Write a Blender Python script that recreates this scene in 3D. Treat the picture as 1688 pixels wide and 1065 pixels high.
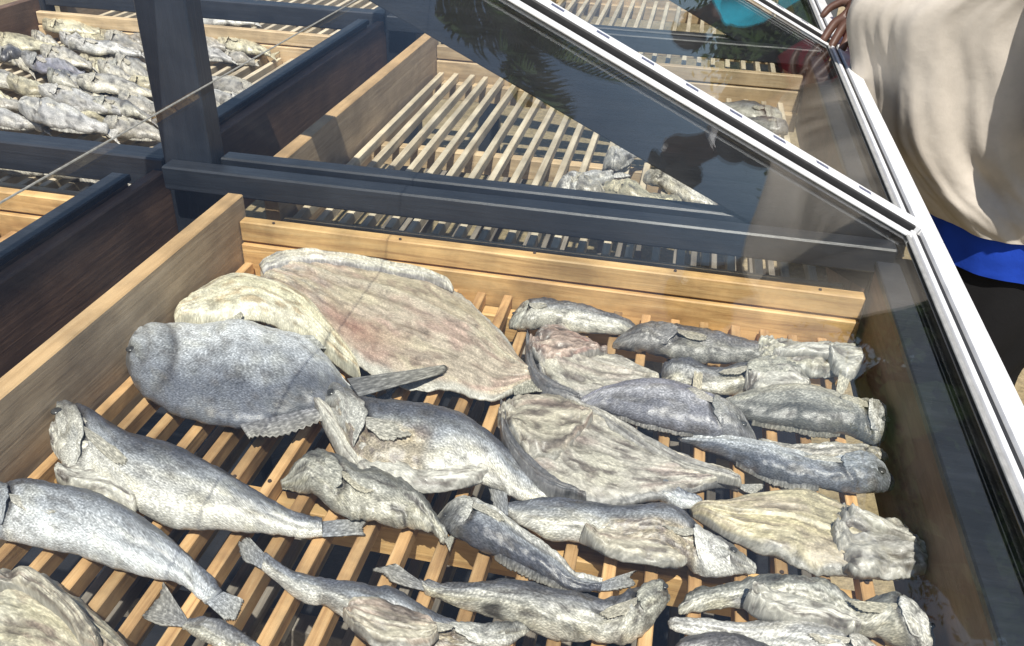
import bpy, bmesh, math, random
from mathutils import Vector, Matrix, noise as mnoise
random.seed(7)
for o in list(bpy.data.objects): bpy.data.objects.remove(o)
S = bpy.context.scene
COL = S.collection
# ------------------------------------------------------------------ camera
CAM = Vector((0.69518, -1.18397, 0.70033)); YAW, PITCH, ROLL, FPX = -0.186907, 0.559658, 0.034941, 1417.36
IW, IH = 1688.0, 1065.0
fw = Vector((math.sin(YAW)*math.cos(PITCH), math.cos(YAW)*math.cos(PITCH), -math.sin(PITCH)))
rt0 = Vector((math.cos(YAW), -math.sin(YAW), 0)); up0 = rt0.cross(fw)
RT = math.cos(ROLL)*rt0 + math.sin(ROLL)*up0
UP = -math.sin(ROLL)*rt0 + math.cos(ROLL)*up0
cam = bpy.data.cameras.new('camera'); co = bpy.data.objects.new('camera', cam); COL.objects.link(co)
M = Matrix((RT, UP, -fw)).transposed().to_4x4(); M.translation = CAM; co.matrix_world = M
cam.sensor_width = 36; cam.lens = FPX/IW*36; cam.clip_start = 0.02; cam.clip_end = 500
S.camera = co
# ------------------------------------------------------------------ light
SUN = Vector((0.13, -0.52, 1.0)).normalized()
w = bpy.data.worlds.new('World'); S.world = w; w.use_nodes = True
nt = w.node_tree; bg = nt.nodes['Background']
sky = nt.nodes.new('ShaderNodeTexSky'); sky.sky_type = 'NISHITA'; sky.sun_disc = False
sky.sun_elevation = math.asin(SUN.z); sky.sun_rotation = math.atan2(SUN.x, SUN.y)
sky.air_density = 1.0; sky.dust_density = 0.8
nt.links.new(sky.outputs[0], bg.inputs[0]); bg.inputs[1].default_value = 0.082
sl = bpy.data.lights.new('sun', 'SUN'); sl.energy = 5.0; sl.angle = math.radians(0.53); sl.color = (1, 0.94, 0.85)
so = bpy.data.objects.new('sun', sl); COL.objects.link(so)
so.rotation_euler = SUN.to_track_quat('Z', 'Y').to_euler()
S.view_settings.view_transform = 'Standard'; S.view_settings.look = 'None'; S.view_settings.gamma = 1
S.view_settings.exposure = 0.42
S.render.engine = 'CYCLES'
S.cycles.transparent_max_bounces = 24; S.cycles.max_bounces = 10

def onz(px, py, z):            # image point laid on a horizontal plane of the place
    d = fw + RT*((px-IW/2)/FPX) - UP*((py-IH/2)/FPX)
    t = (z-CAM.z)/d.z
    return CAM + d*t
# ------------------------------------------------------------------ node helpers
def mat(name):
    m = bpy.data.materials.new(name); m.use_nodes = True
    n = m.node_tree; b = n.nodes['Principled BSDF']
    return m, n, b
def N(n, t, **k):
    x = n.nodes.new(t)
    for a, v in k.items():
        if a.startswith('i_'): x.inputs[a[2:].replace('_', ' ')].default_value = v
        else: setattr(x, a, v)
    return x
def L(n, a, b): n.links.new(a, b)
def ramp(n, stops):
    r = n.nodes.new('ShaderNodeValToRGB'); e = r.color_ramp.elements
    while len(e) < len(stops): e.new(0.5)
    for i, (p, c) in enumerate(stops):
        e[i].position = p; e[i].color = (*c, 1) if len(c) == 3 else c
    return r
def coords(n, scale=(1, 1, 1)):
    tc = n.nodes.new('ShaderNodeTexCoord'); mp = n.nodes.new('ShaderNodeMapping')
    mp.inputs['Scale'].default_value = scale
    oi = n.nodes.new('ShaderNodeObjectInfo')
    ad = N(n, 'ShaderNodeVectorMath', operation='ADD'); ml = N(n, 'ShaderNodeMath', operation='MULTIPLY'); ml.inputs[1].default_value = 37.0
    L(n, oi.outputs['Random'], ml.inputs[0]); L(n, tc.outputs['Object'], mp.inputs[0]); L(n, mp.outputs[0], ad.inputs[0]); L(n, ml.outputs[0], ad.inputs[1])
    return ad.outputs[0], oi
def bump(n, b, h, strength, dist):
    bp = N(n, 'ShaderNodeBump'); bp.inputs['Strength'].default_value = strength; bp.inputs['Distance'].default_value = dist
    L(n, h, bp.inputs['Height']); L(n, bp.outputs[0], b.inputs['Normal'])
def wood(name, dark, mid, light, axis, rough=0.6, var=0.25, stain=0.35):
    m, n, b = mat(name)
    sc = [26, 26, 26]; sc[axis] = 1.6
    v, oi = coords(n, sc)
    g = N(n, 'ShaderNodeTexNoise', i_Scale=3.2, i_Detail=9.0, i_Roughness=0.65, i_Distortion=0.6); L(n, v, g.inputs['Vector'])
    r = ramp(n, [(0.28, dark), (0.5, mid), (0.72, light)]); L(n, g.outputs[0], r.inputs[0])
    v2, _ = coords(n, (7, 7, 7))
    k = N(n, 'ShaderNodeTexNoise', i_Scale=1.4, i_Detail=5.0, i_Roughness=0.6); L(n, v2, k.inputs['Vector'])
    kr = ramp(n, [(0.35, (1-stain, 1-stain, 1-stain)), (0.62, (1.05, 1.05, 1.05))]); L(n, k.outputs[0], kr.inputs[0])
    mx = N(n, 'ShaderNodeMixRGB', blend_type='MULTIPLY'); mx.inputs[0].default_value = 1
    L(n, r.outputs[0], mx.inputs[1]); L(n, kr.outputs[0], mx.inputs[2])
    hv = N(n, 'ShaderNodeHueSaturation'); L(n, mx.outputs[0], hv.inputs['Color'])
    mr = N(n, 'ShaderNodeMapRange'); mr.inputs[3].default_value = 1-var; mr.inputs[4].default_value = 1+var*0.5
    L(n, oi.outputs['Random'], mr.inputs[0]); L(n, mr.outputs[0], hv.inputs['Value'])
    L(n, hv.outputs[0], b.inputs['Base Color']); b.inputs['Roughness'].default_value = rough
    bump(n, b, g.outputs[0], 0.5, 0.0025)
    return m
def plain(name, c, rough=0.5, nscale=40, namp=0.25, bstr=0.2, spec=0.5, metal=0, bdist=0.002, stretch=(1, 1, 1)):
    m, n, b = mat(name)
    v, oi = coords(n, stretch)
    g = N(n, 'ShaderNodeTexNoise', i_Scale=float(nscale), i_Detail=7.0, i_Roughness=0.65); L(n, v, g.inputs['Vector'])
    r = ramp(n, [(0.3, tuple(x*(1-namp) for x in c)), (0.7, tuple(min(1, x*(1+namp)) for x in c))]); L(n, g.outputs[0], r.inputs[0])
    L(n, r.outputs[0], b.inputs['Base Color']); b.inputs['Roughness'].default_value = rough
    b.inputs['Specular IOR Level'].default_value = spec; b.inputs['Metallic'].default_value = metal
    if bstr: bump(n, b, g.outputs[0], bstr, bdist)
    return m
W_OR_Y = wood('orange_wood_slats', (0.33, 0.175, 0.075), (0.60, 0.365, 0.165), (0.74, 0.50, 0.255), 1, var=0.34, stain=0.5)
W_OR_X = wood('orange_wood_rails', (0.40, 0.22, 0.085), (0.68, 0.43, 0.18), (0.78, 0.54, 0.26), 0, var=0.1, stain=0.42)
W_FACE = wood('brown_board_face', (0.33, 0.245, 0.16), (0.44, 0.335, 0.225), (0.53, 0.415, 0.29), 1, var=0.05, stain=0.3)
W_PALE_Y = wood('pale_wood_slats', (0.46, 0.37, 0.25), (0.66, 0.56, 0.40), (0.76, 0.68, 0.52), 1, var=0.2)
W_PALE_X = wood('pale_wood_rails', (0.42, 0.30, 0.17), (0.62, 0.46, 0.27), (0.72, 0.57, 0.37), 0, var=0.1)
W_BOARD = wood('tan_board', (0.40, 0.26, 0.13), (0.52, 0.34, 0.17), (0.62, 0.43, 0.23), 1, var=0.05)
W_DARK = wood('dark_stained_board', (0.12, 0.068, 0.042), (0.17, 0.10, 0.064), (0.22, 0.135, 0.09), 1, rough=0.55, var=0.1)
W_GREY = wood('weathered_lower_slats', (0.14, 0.125, 0.105), (0.25, 0.22, 0.185), (0.34, 0.31, 0.26), 1, var=0.4)
BLACKW = wood('black_painted_timber', (0.020, 0.023, 0.030), (0.027, 0.031, 0.040), (0.036, 0.041, 0.052), 0, rough=0.4, var=0.1)
BLACKV = wood('black_painted_post', (0.020, 0.024, 0.033), (0.026, 0.031, 0.042), (0.034, 0.040, 0.053), 2, rough=0.4, var=0.1)
ALU = plain('white_aluminium', (0.70, 0.71, 0.72), 0.35, 18, 0.16, 0.05)
RUBBER = plain('black_rubber', (0.015, 0.015, 0.016), 0.6, 60, 0.3, 0.1)
GREYSEAL = plain('grey_seal', (0.30, 0.30, 0.29), 0.5, 60, 0.2, 0.1)
CLIPM = plain('dull_blue_print', (0.10, 0.11, 0.17), 0.5, 300, 0.8, 0.0)
WIRE = plain('grey_wire', (0.24, 0.24, 0.22), 0.5, 300, 0.4, 0.1)
SHEET = plain('added_sheet_black', (0.012, 0.013, 0.016), 0.5, 6, 0.6, 0.5, bdist=0.02)

def glass_mat():
    m = bpy.data.materials.new('dusty_glass'); m.use_nodes = True
    n = m.node_tree; n.nodes.remove(n.nodes['Principled BSDF']); out = n.nodes['Material Output']
    ge = n.nodes.new('ShaderNodeNewGeometry')
    dp = N(n, 'ShaderNodeVectorMath', operation='DOT_PRODUCT'); L(n, ge.outputs['Normal'], dp.inputs[0]); L(n, ge.outputs['Incoming'], dp.inputs[1])
    ab = N(n, 'ShaderNodeMath', operation='ABSOLUTE'); L(n, dp.outputs['Value'], ab.inputs[0])
    om = N(n, 'ShaderNodeMath', operation='SUBTRACT'); om.inputs[0].default_value = 1; L(n, ab.outputs[0], om.inputs[1])
    pw = N(n, 'ShaderNodeMath', operation='POWER'); pw.inputs[1].default_value = 5; L(n, om.outputs[0], pw.inputs[0])
    ma = N(n, 'ShaderNodeMath', operation='MULTIPLY_ADD'); ma.inputs[1].default_value = 0.56; ma.inputs[2].default_value = 0.035; L(n, pw.outputs[0], ma.inputs[0])
    tr = N(n, 'ShaderNodeBsdfTransparent'); tr.inputs[0].default_value = (0.975, 0.985, 0.98, 1)
    gl = N(n, 'ShaderNodeBsdfGlossy'); gl.inputs['Roughness'].default_value = 0.015
    mx = n.nodes.new('ShaderNodeMixShader'); L(n, ma.outputs[0], mx.inputs[0]); L(n, tr.outputs[0], mx.inputs[1]); L(n, gl.outputs[0], mx.inputs[2])
    v, _ = coords(n, (1, 2.2, 1))
    d1 = N(n, 'ShaderNodeTexNoise', i_Scale=3.5, i_Detail=8.0, i_Roughness=0.7, i_Distortion=1.5); L(n, v, d1.inputs['Vector'])
    dr = ramp(n, [(0.48, (0.0003,)*3), (0.78, (0.009,)*3)]); L(n, d1.outputs[0], dr.inputs[0])
    df = N(n, 'ShaderNodeBsdfDiffuse'); df.inputs[0].default_value = (0.7, 0.69, 0.66, 1)
    m2 = n.nodes.new('ShaderNodeMixShader'); L(n, dr.outputs[0], m2.inputs[0]); L(n, mx.outputs[0], m2.inputs[1]); L(n, df.outputs[0], m2.inputs[2])
    L(n, m2.outputs[0], out.inputs['Surface'])
    return m
GLASS = glass_mat()

# ------------------------------------------------------------------ object helpers
def put(name, me, m=None, parent=None, loc=(0, 0, 0)):
    o = bpy.data.objects.new(name, me); COL.objects.link(o)
    if m is not None and not me.materials: me.materials.append(m)
    o.location = loc
    if parent is not None:
        o.parent = parent
    return o
def thing(name, label, cat, loc=(0, 0, 0), group=None):
    o = bpy.data.objects.new(name, None); COL.objects.link(o); o.location = loc; o.empty_display_size = 0.05
    o['label'] = label; o['category'] = cat
    if group: o['group'] = group
    return o
def box_mesh(name, sx, sy, sz, bev=0.0015, seg=1):
    bm = bmesh.new(); bmesh.ops.create_cube(bm, size=1)
    for v in bm.verts: v.co = Vector((v.co.x*sx, v.co.y*sy, v.co.z*sz))
    if bev: bmesh.ops.bevel(bm, geom=bm.edges[:], offset=bev, segments=seg, affect='EDGES')
    me = bpy.data.meshes.new(name); bm.to_mesh(me); bm.free()
    return me
def box(name, x0, x1, y0, y1, z0, z1, m, parent=None, bev=0.0015):
    me = box_mesh(name, x1-x0, y1-y0, z1-z0, bev)
    c = Vector(((x0+x1)/2, (y0+y1)/2, (z0+z1)/2))
    if parent is not None: c = c - parent.location
    return put(name, me, m, parent, c)
def from_data(name, vs, fs, m, parent=None, smooth=True, cols=None, world=True, uvs=None):
    off = parent.location if (parent is not None and world) else Vector((0, 0, 0))
    if parent is not None and world and parent.parent is not None: off = off + parent.parent.location
    me = bpy.data.meshes.new(name); me.from_pydata([tuple(Vector(v)-off) for v in vs], [], fs); me.update()
    if smooth: me.polygons.foreach_set('use_smooth', [True]*len(me.polygons))
    if cols:
        a = me.color_attributes.new('col', 'FLOAT_COLOR', 'POINT')
        for i, c in enumerate(cols): a.data[i].color = (c[0], c[1], c[2], 1)
    if uvs:
        ul = me.uv_layers.new(name='uv')
        ul.data.foreach_set('uv', [q for lp in me.loops for q in uvs[lp.vertex_index]])
    return put(name, me, m, parent)
def tube_mesh(name, pts, r, seg=8):
    vs, fs = [], []
    n = len(pts)
    for i, p in enumerate(pts):
        p = Vector(p); t = (Vector(pts[min(i+1, n-1)])-Vector(pts[max(i-1, 0)])).normalized()
        a = t.orthogonal().normalized(); b = t.cross(a)
        rr = r[i] if isinstance(r, (list, tuple)) else r
        for k in range(seg):
            q = 2*math.pi*k/seg; vs.append(p+a*math.cos(q)*rr+b*math.sin(q)*rr)
    for i in range(n-1):
        for k in range(seg):
            fs.append((i*seg+k, i*seg+(k+1) % seg, (i+1)*seg+(k+1) % seg, (i+1)*seg+k))
    fs.append(tuple(range(seg))[::-1]); fs.append(tuple((n-1)*seg+k for k in range(seg)))
    return vs, fs

# ------------------------------------------------------------------ setting
GZ = -0.85
def ground_mat():
    m, n, b = mat('dry_grass_ground'); v, _ = coords(n, (1, 1, 1))
    a = N(n, 'ShaderNodeTexNoise', i_Scale=1.7, i_Detail=9.0, i_Roughness=0.7); L(n, v, a.inputs['Vector'])
    c = N(n, 'ShaderNodeTexNoise', i_Scale=45.0, i_Detail=6.0, i_Roughness=0.7); L(n, v, c.inputs['Vector'])
    r = ramp(n, [(0.35, (0.22, 0.17, 0.08)), (0.52, (0.34, 0.27, 0.15)), (0.7, (0.45, 0.36, 0.24))]); L(n, a.outputs[0], r.inputs[0])
    r2 = ramp(n, [(0.35, (0.6, 0.6, 0.6)), (0.65, (1.1, 1.1, 1.1))]); L(n, c.outputs[0], r2.inputs[0])
    mx = N(n, 'ShaderNodeMixRGB', blend_type='MULTIPLY'); mx.inputs[0].default_value = 1
    L(n, r.outputs[0], mx.inputs[1]); L(n, r2.outputs[0], mx.inputs[2]); L(n, mx.outputs[0], b.inputs['Base Color'])
    b.inputs['Roughness'].default_value = 0.9; bump(n, b, c.outputs[0], 0.6, 0.02)
    return m
vs, fs = [], []
G = 40
for i in range(G+1):
    for j in range(G+1):
        x = ((i/G-0.5)*2); y = ((j/G-0.5)*2)
        x = math.copysign(abs(x)**2.2, x)*200; y = math.copysign(abs(y)**2.2, y)*200
        vs.append((x, y, GZ+0.02*mnoise.noise(Vector((x*0.8, y*0.8, 0)))))
for i in range(G):
    for j in range(G): fs.append((i*(G+1)+j, (i+1)*(G+1)+j, (i+1)*(G+1)+j+1, i*(G+1)+j+1))
g = from_data('ground', vs, fs, ground_mat()); g['kind'] = 'structure'
vs, fs = [], []
for i in range(31):
    for j in range(31):
        x = -1.45+i/30*2.6; y = -1.3+j/30*2.75
        vs.append((x, y, GZ+0.04+0.02*mnoise.noise(Vector((x*6, y*6, 3)))))
for i in range(30):
    for j in range(30): fs.append((i*31+j, (i+1)*31+j, (i+1)*31+j+1, i*31+j+1))
g = from_data('darkening_sheet', vs, fs, SHEET); g['kind'] = 'structure'  # added black sheet that keeps the gaps between the slats dark

# ------------------------------------------------------------------ drying trays
PITCHX = 0.0438; SW, SH = 0.0138, 0.022
slat_cache = {}
def slat_mesh(length, m):
    k = (round(length, 3), m.name)
    if k not in slat_cache:
        me = box_mesh('slat', SW, length, SH, 0.0012); me.materials.append(m); slat_cache[k] = me
    return slat_cache[k]
def tray(label, x0, x1, y0, y1, ms, mr, bars, z=0.0, boards=True, group='slatted fish drying trays', mid=True, mleft=W_BOARD, name='drying_tray'):
    t = thing(name, label, 'tray', (x0, y0, z), group)
    n = int((x1-x0-0.02)/PITCHX)
    st = (x1-x0)/(n+0.35)
    for i in range(n+1):
        x = x0+0.017+st*i
        if x > x1-0.008: break
        dy = random.uniform(-0.004, 0.004)
        o = put('slat', slat_mesh(y1-y0-0.012, ms), None, t, (x-x0+random.uniform(-0.002, 0.002), (y1-y0)/2+dy, -SH/2+random.uniform(-0.0012, 0.0008)))
        o.rotation_euler = (0, random.uniform(-0.04, 0.04), random.uniform(-0.0035, 0.0035))
    for yb in bars:
        box('crossbar', x0-0.006, x1+0.004, yb-0.014, yb+0.014, z-SH-0.048, z-SH-0.0015, mr, t)
    if boards:
        sb = box('side_board', x0-0.029, x0-0.001, y0-0.02, y1+0.035, z-0.075, z+0.105, mleft, t, 0.002)
        if mleft is W_BOARD:
            sb.data.materials.append(W_FACE)
            for pl in sb.data.polygons:
                if abs(pl.normal.x) > 0.9: pl.material_index = 1
        box('side_board', x1+0.012, x1+0.036, y0-0.02, y1+0.035, z-0.075, z+0.105, W_DARK, t, 0.002)
        box('added_capping', x1+0.0095, x1+0.0445, y0-0.02, y1+0.035, z+0.1055, z+0.118, BLACKW, t, 0.002)  # black strip added so the board's sunlit top edge stays dark
        r = box('back_rail', x0+0.001, x1+0.004, y1, y1+0.022, z-0.030, z+0.029, mr, t, 0.002)
        r2 = box_mesh('rail_plank', x1-x0+0.003, 0.021, 0.036, 0.002)
        put('rail_plank', r2, mr, r, (0, 0.004, 0.0515))
        box('front_rail', x0+0.001, x1+0.004, y0-0.018, y0-0.001, z-0.050, z+0.004, mr, t, 0.002)
    return t
ROW = 1.19
NAIL = plain('rusty_nail', (0.06, 0.04, 0.03), 0.6, 200, 0.4, 0.2)
def nails(t, x0, x1, ys, z, step):
    bm = bmesh.new(); bmesh.ops.create_cone(bm, cap_ends=True, segments=10, radius1=0.0026, radius2=0.0022, depth=0.0016)
    me = bpy.data.meshes.new('nail'); bm.to_mesh(me); bm.free(); me.materials.append(NAIL)
    for y in ys:
        x = x0
        while x < x1:
            put('nail', me, None, t, Vector((x+random.uniform(-0.003, 0.003), y+random.uniform(-0.005, 0.005), z+0.0012))-t.location); x += step
t1 = tray('tray of orange slats in front, covered with grey dried fish', 0.0, 1.0, -1.05, 0.0, W_OR_Y, W_OR_X, (-1.0, -0.5, -0.02))
nails(t1, 0.0175, 1.0, (-0.5,), 0.0, 1.0/22.35)
nails(t1, 0.06, 0.99, (0.0145,), 0.0695, 0.22)
tray('nearly bare tray of pale slats right behind the long black beam', 0.0, 1.0, 0.172, ROW, W_PALE_Y, W_PALE_X, (0.655, 1.17))
tray('far tray of pale slats behind the white glazing bars', 0.0, 1.0, 0.172+ROW, 2*ROW, W_PALE_Y, W_PALE_X, (0.655+ROW, 2.36))
tray('small visible corner of an empty slatted tray at the left edge, below the black beam', -1.27, -0.25, -1.05, 0.0, W_OR_Y, W_OR_X, (-0.5, -0.02))
tray('left tray heaped with pale dried fish behind the black post', -1.27, -0.25, 0.172, ROW, W_PALE_Y, W_PALE_X, (0.655, 1.17), mleft=W_DARK)
tray('farthest left tray, mostly hidden behind the second black beam', -1.27, -0.25, 0.172+ROW, 2*ROW, W_PALE_Y, W_PALE_X, (0.655+ROW, 2.36))
tray('lower grey slatted shelf glimpsed through the gaps of the front tray', 0.0, 1.0, -1.05, 0.0, W_GREY, W_GREY, (-1.0, -0.5, -0.02), z=-0.22, boards=False, name='lower_shelf', group='lower slatted shelves')
tray('lower grey slatted shelf glimpsed through the bare tray behind the beam', 0.0, 1.0, 0.172, ROW, W_GREY, W_GREY, (0.3, 0.655, 0.95), z=-0.24, boards=False, name='lower_shelf', group='lower slatted shelves')

# ------------------------------------------------------------------ black timber frame
XE, ZE, SLP = 1.09, 0.111, 0.475
RX = -0.137; RZ = ZE+SLP*(XE-RX)
fr = thing('timber_frame', 'black painted timber frame of posts, beams and sloping rafters carrying the glass', 'frame', (-0.137, 0.125, GZ))
def slope_beam(name, y0, y1, d0, d1, xa, xb, m, parent, bev=0.002, zoff=0.0):
    # bar in the roof plane from x=xa (high) to xb (low); d0..d1 depth under the glass, measured down
    vs = []
    for x in (xa, xb):
        zt = ZE+SLP*(XE-x)+zoff
        for y in (y0, y1):
            for d in (d0, d1): vs.append(Vector((x, y, zt-d)))
    fs = [(0, 1, 3, 2), (4, 6, 7, 5), (0, 2, 6, 4), (1, 5, 7, 3), (0, 4, 5, 1), (2, 3, 7, 6)]
    bm = bmesh.new(); bv = [bm.verts.new(v-parent.location-(parent.parent.location if parent.parent else Vector())) for v in vs]
    for f in fs: bm.faces.new([bv[i] for i in f])
    bmesh.ops.recalc_face_normals(bm, faces=bm.faces[:])
    bmesh.ops.bevel(bm, geom=bm.edges[:], offset=bev, segments=2, affect='EDGES')
    me = bpy.data.meshes.new(name); bm.to_mesh(me); bm.free()
    return put(name, me, m, parent)
for k in range(-1, 3):
    yo = k*ROW if k >= 0 else -1.77
    box('post', -0.183, -0.091, 0.101+yo, 0.150+yo, GZ, RZ-0.14, BLACKV, fr, 0.003)
    box('post', -1.40, -1.31, 0.101+yo, 0.150+yo, GZ, 0.3, BLACKV, fr, 0.003)
    box('beam', -0.165, 1.045, 0.062+yo, 0.0995+yo, 0.083, 0.126, BLACKW, fr, 0.003)
    box('beam', -0.089, 1.045, 0.126+yo, 0.160+yo, 0.070, 0.126, BLACKW, fr, 0.003)
    box('beam', -1.305, -0.1845, 0.100+yo, 0.150+yo, 0.066, 0.122, BLACKW, fr, 0.003)
    slope_beam('rafter', 0.122+yo, 0.168+yo, 0.012, 0.118, RX-0.03, 1.03, BLACKW, fr)
for (ya, yb) in ((-1.66, 0.119), (0.171, 0.119+ROW), (0.171+ROW, 0.119+2*ROW)):
    box('longitudinal_beam', -0.2100, -0.1860, ya, yb, -0.09, 0.100, W_DARK, fr, 0.003)
    box('eave_beam', 1.047, 1.085, ya, yb, -0.03, 0.088, BLACKW, fr, 0.003)
box('ridge_beam', -0.152, -0.122, -1.7, 2.55, RZ-0.139, RZ-0.06, BLACKW, fr, 0.003)
for yy in (-1.6, 2.5):
    box('leg', 1.047, 1.085, yy-0.03, yy+0.03, GZ, -0.032, BLACKV, fr, 0.003)

# ------------------------------------------------------------------ glazing
gz = thing('glass_roof', 'sloping glass roof with white aluminium bars over the fish trays', 'glass roof', (XE, -1.62, ZE))
YM = [-1.62, 0.146, 0.146+ROW, 0.146+2*ROW]
nrm = Vector((SLP, 0, 1)).normalized(); dn = Vector((1, 0, -SLP)).normalized()
slen = math.hypot(XE-RX, RZ-ZE)
ang = math.atan(SLP)
def inplane(name, xa, xb, ya, yb, t0, t1, m, parent, bev=0.0015):
    # bar lying in the roof plane; xa, xb world x along the slope, t0..t1 height above the plane
    la = (xa-RX)/math.cos(ang); lb = (xb-RX)/math.cos(ang)
    me = box_mesh(name, lb-la, yb-ya, t1-t0, bev)
    c = Vector((RX, 0, RZ))+dn*((la+lb)/2)+nrm*((t0+t1)/2)+Vector((0, (ya+yb)/2, 0))
    pl = parent.location if parent.parent is None else None
    o = put(name, me, m, parent, c-parent.location)
    o.rotation_euler = (0, ang, 0)
    return o
XS = 0.312        # joint between the lower and the upper sheet of glass
for i in range(3):
    ya, yb = YM[i]+0.014, YM[i+1]-0.014
    inplane('glass_pane', XS+0.002, XE-0.014, ya, yb, -0.003, 0.003, GLASS, gz, 0)
    inplane('glass_pane', RX, XS-0.002, ya, yb, -0.003, 0.003, GLASS, gz, 0)
    j = inplane('glass_joint', XS-0.0007, XS+0.0007, ya, yb, 0.0032, 0.0044, WIRE, gz, 0.0005)
    b1 = inplane('eave_bar', XE-0.004, XE+0.034, YM[i]-0.0, YM[i+1]-0.002, -0.020, 0.016, ALU, gz)
    inplane('rubber_gasket', XE-0.0135, XE-0.0045, ya, yb-0.0, -0.012, 0.010, RUBBER, gz)
    inplane('glazing_bead', XE-0.022, XE-0.0145, ya, yb, 0.0035, 0.012, ALU, gz)
    inplane('glazing_bead', XE-0.030, XE-0.0235, ya, yb, 0.0035, 0.008, GREYSEAL, gz)
for i in range(4):
    y = YM[i]
    inplane('glazing_bar', RX, XE-0.005, y+0.000, y+0.034, 0.004, 0.0185, ALU, gz)
    inplane('rubber_gasket', RX, XE-0.015, y-0.0065, y-0.0005, 0.0035, 0.0165, RUBBER, gz)
    inplane('glazing_bead', RX, XE-0.019, y-0.034, y-0.016, 0.0035, 0.0085, ALU, gz)
    inplane('glazing_bead', RX, XE-0.026, y+0.035, y+0.041, 0.0035, 0.010, ALU, gz)
    if i in (1, 2):
        for k in range(10):
            x = 0.98-k*0.072
            inplane('print_mark', x, x+0.020, y+0.013, y+0.023, 0.0187, 0.0191, CLIPM, gz, 0)

# ------------------------------------------------------------------ fish
def fish_mat(name, scale_amp=0.5, spec=0.5, rough=0.5, mott=0.5, streak=(1.0, 1.0), bstr=0.4, fine=1.0):
    m, n, b = mat(name)
    at = N(n, 'ShaderNodeAttribute', attribute_name='col')
    uv = N(n, 'ShaderNodeUVMap', uv_map='uv'); v0, oi = coords(n, (1, 1, 1))
    mp = n.nodes.new('ShaderNodeMapping'); mp.inputs['Scale'].default_value = (streak[0], streak[1], 1); L(n, uv.outputs[0], mp.inputs[0])
    v = mp.outputs[0]
    a = N(n, 'ShaderNodeTexNoise', i_Scale=60.0, i_Detail=7.0, i_Roughness=0.7, i_Distortion=0.6); L(n, v, a.inputs['Vector'])
    f = N(n, 'ShaderNodeTexNoise', i_Scale=330.0, i_Detail=2.0, i_Roughness=0.6); L(n, v, f.inputs['Vector'])
    r = ramp(n, [(0.30, (1-mott,)*3), (0.5, (1, 1, 1)), (0.72, (1+mott*0.5,)*3)]); L(n, a.outputs[0], r.inputs[0])
    r2 = ramp(n, [(0.34, (1-0.5*fine,)*3), (0.53, (0.98,)*3), (0.66, (1+0.75*fine,)*3)]); L(n, f.outputs[0], r2.inputs[0])  # bright specks are glints painted into the fish colour
    m1 = N(n, 'ShaderNodeMixRGB', blend_type='MULTIPLY'); m1.inputs[0].default_value = 1; L(n, at.outputs['Color'], m1.inputs[1]); L(n, r.outputs[0], m1.inputs[2])
    m2 = N(n, 'ShaderNodeMixRGB', blend_type='MULTIPLY'); m2.inputs[0].default_value = 0.85; L(n, m1.outputs[0], m2.inputs[1]); L(n, r2.outputs[0], m2.inputs[2])
    # rows of scales laid diagonally along the body
    rm = n.nodes.new('ShaderNodeMapping'); rm.inputs['Rotation'].default_value = (0, 0, math.radians(45)); L(n, uv.outputs[0], rm.inputs[0])
    vo = N(n, 'ShaderNodeTexVoronoi', i_Scale=300.0, i_Randomness=0.35); L(n, rm.outputs[0], vo.inputs['Vector'])
    sr = ramp(n, [(0.25, (1.12,)*3), (0.62, (1-0.45*scale_amp,)*3)]); L(n, vo.outputs['Distance'], sr.inputs[0])
    m3 = N(n, 'ShaderNodeMixRGB', blend_type='MULTIPLY'); m3.inputs[0].default_value = 1; L(n, m2.outputs[0], m3.inputs[1]); L(n, sr.outputs[0], m3.inputs[2])
    L(n, m3.outputs[0], b.inputs['Base Color'])
    ad = N(n, 'ShaderNodeMath', operation='MULTIPLY_ADD'); ad.inputs[1].default_value = -scale_amp*0.5; L(n, vo.outputs['Distance'], ad.inputs[0]); L(n, a.outputs[0], ad.inputs[2])
    rr = N(n, 'ShaderNodeMapRange'); rr.inputs[1].default_value = 0.3; rr.inputs[2].default_value = 0.7; rr.inputs[3].default_value = rough-0.12; rr.inputs[4].default_value = rough+0.15
    L(n, f.outputs[0], rr.inputs[0]); L(n, rr.outputs[0], b.inputs['Roughness']); b.inputs['Specular IOR Level'].default_value = spec
    bump(n, b, ad.outputs[0], bstr, 0.002)
    return m
FM_SKIN = fish_mat('dried_fish_skin', 0.28, 0.75, 0.37, 0.42, (1.0, 1.5), 0.5, 0.9)
FM_FLESH = fish_mat('dried_fish_flesh', 0.0, 0.6, 0.40, 0.34, (0.75, 1.25), 0.6, 0.55)
FM_FIN = fish_mat('dried_fish_fin', 0.0, 0.4, 0.5, 0.35, (1, 1), 0.3)
EYE = plain('clouded_fish_eye', (0.05, 0.05, 0.05), 0.25, 200, 0.5, 0.05)

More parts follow.
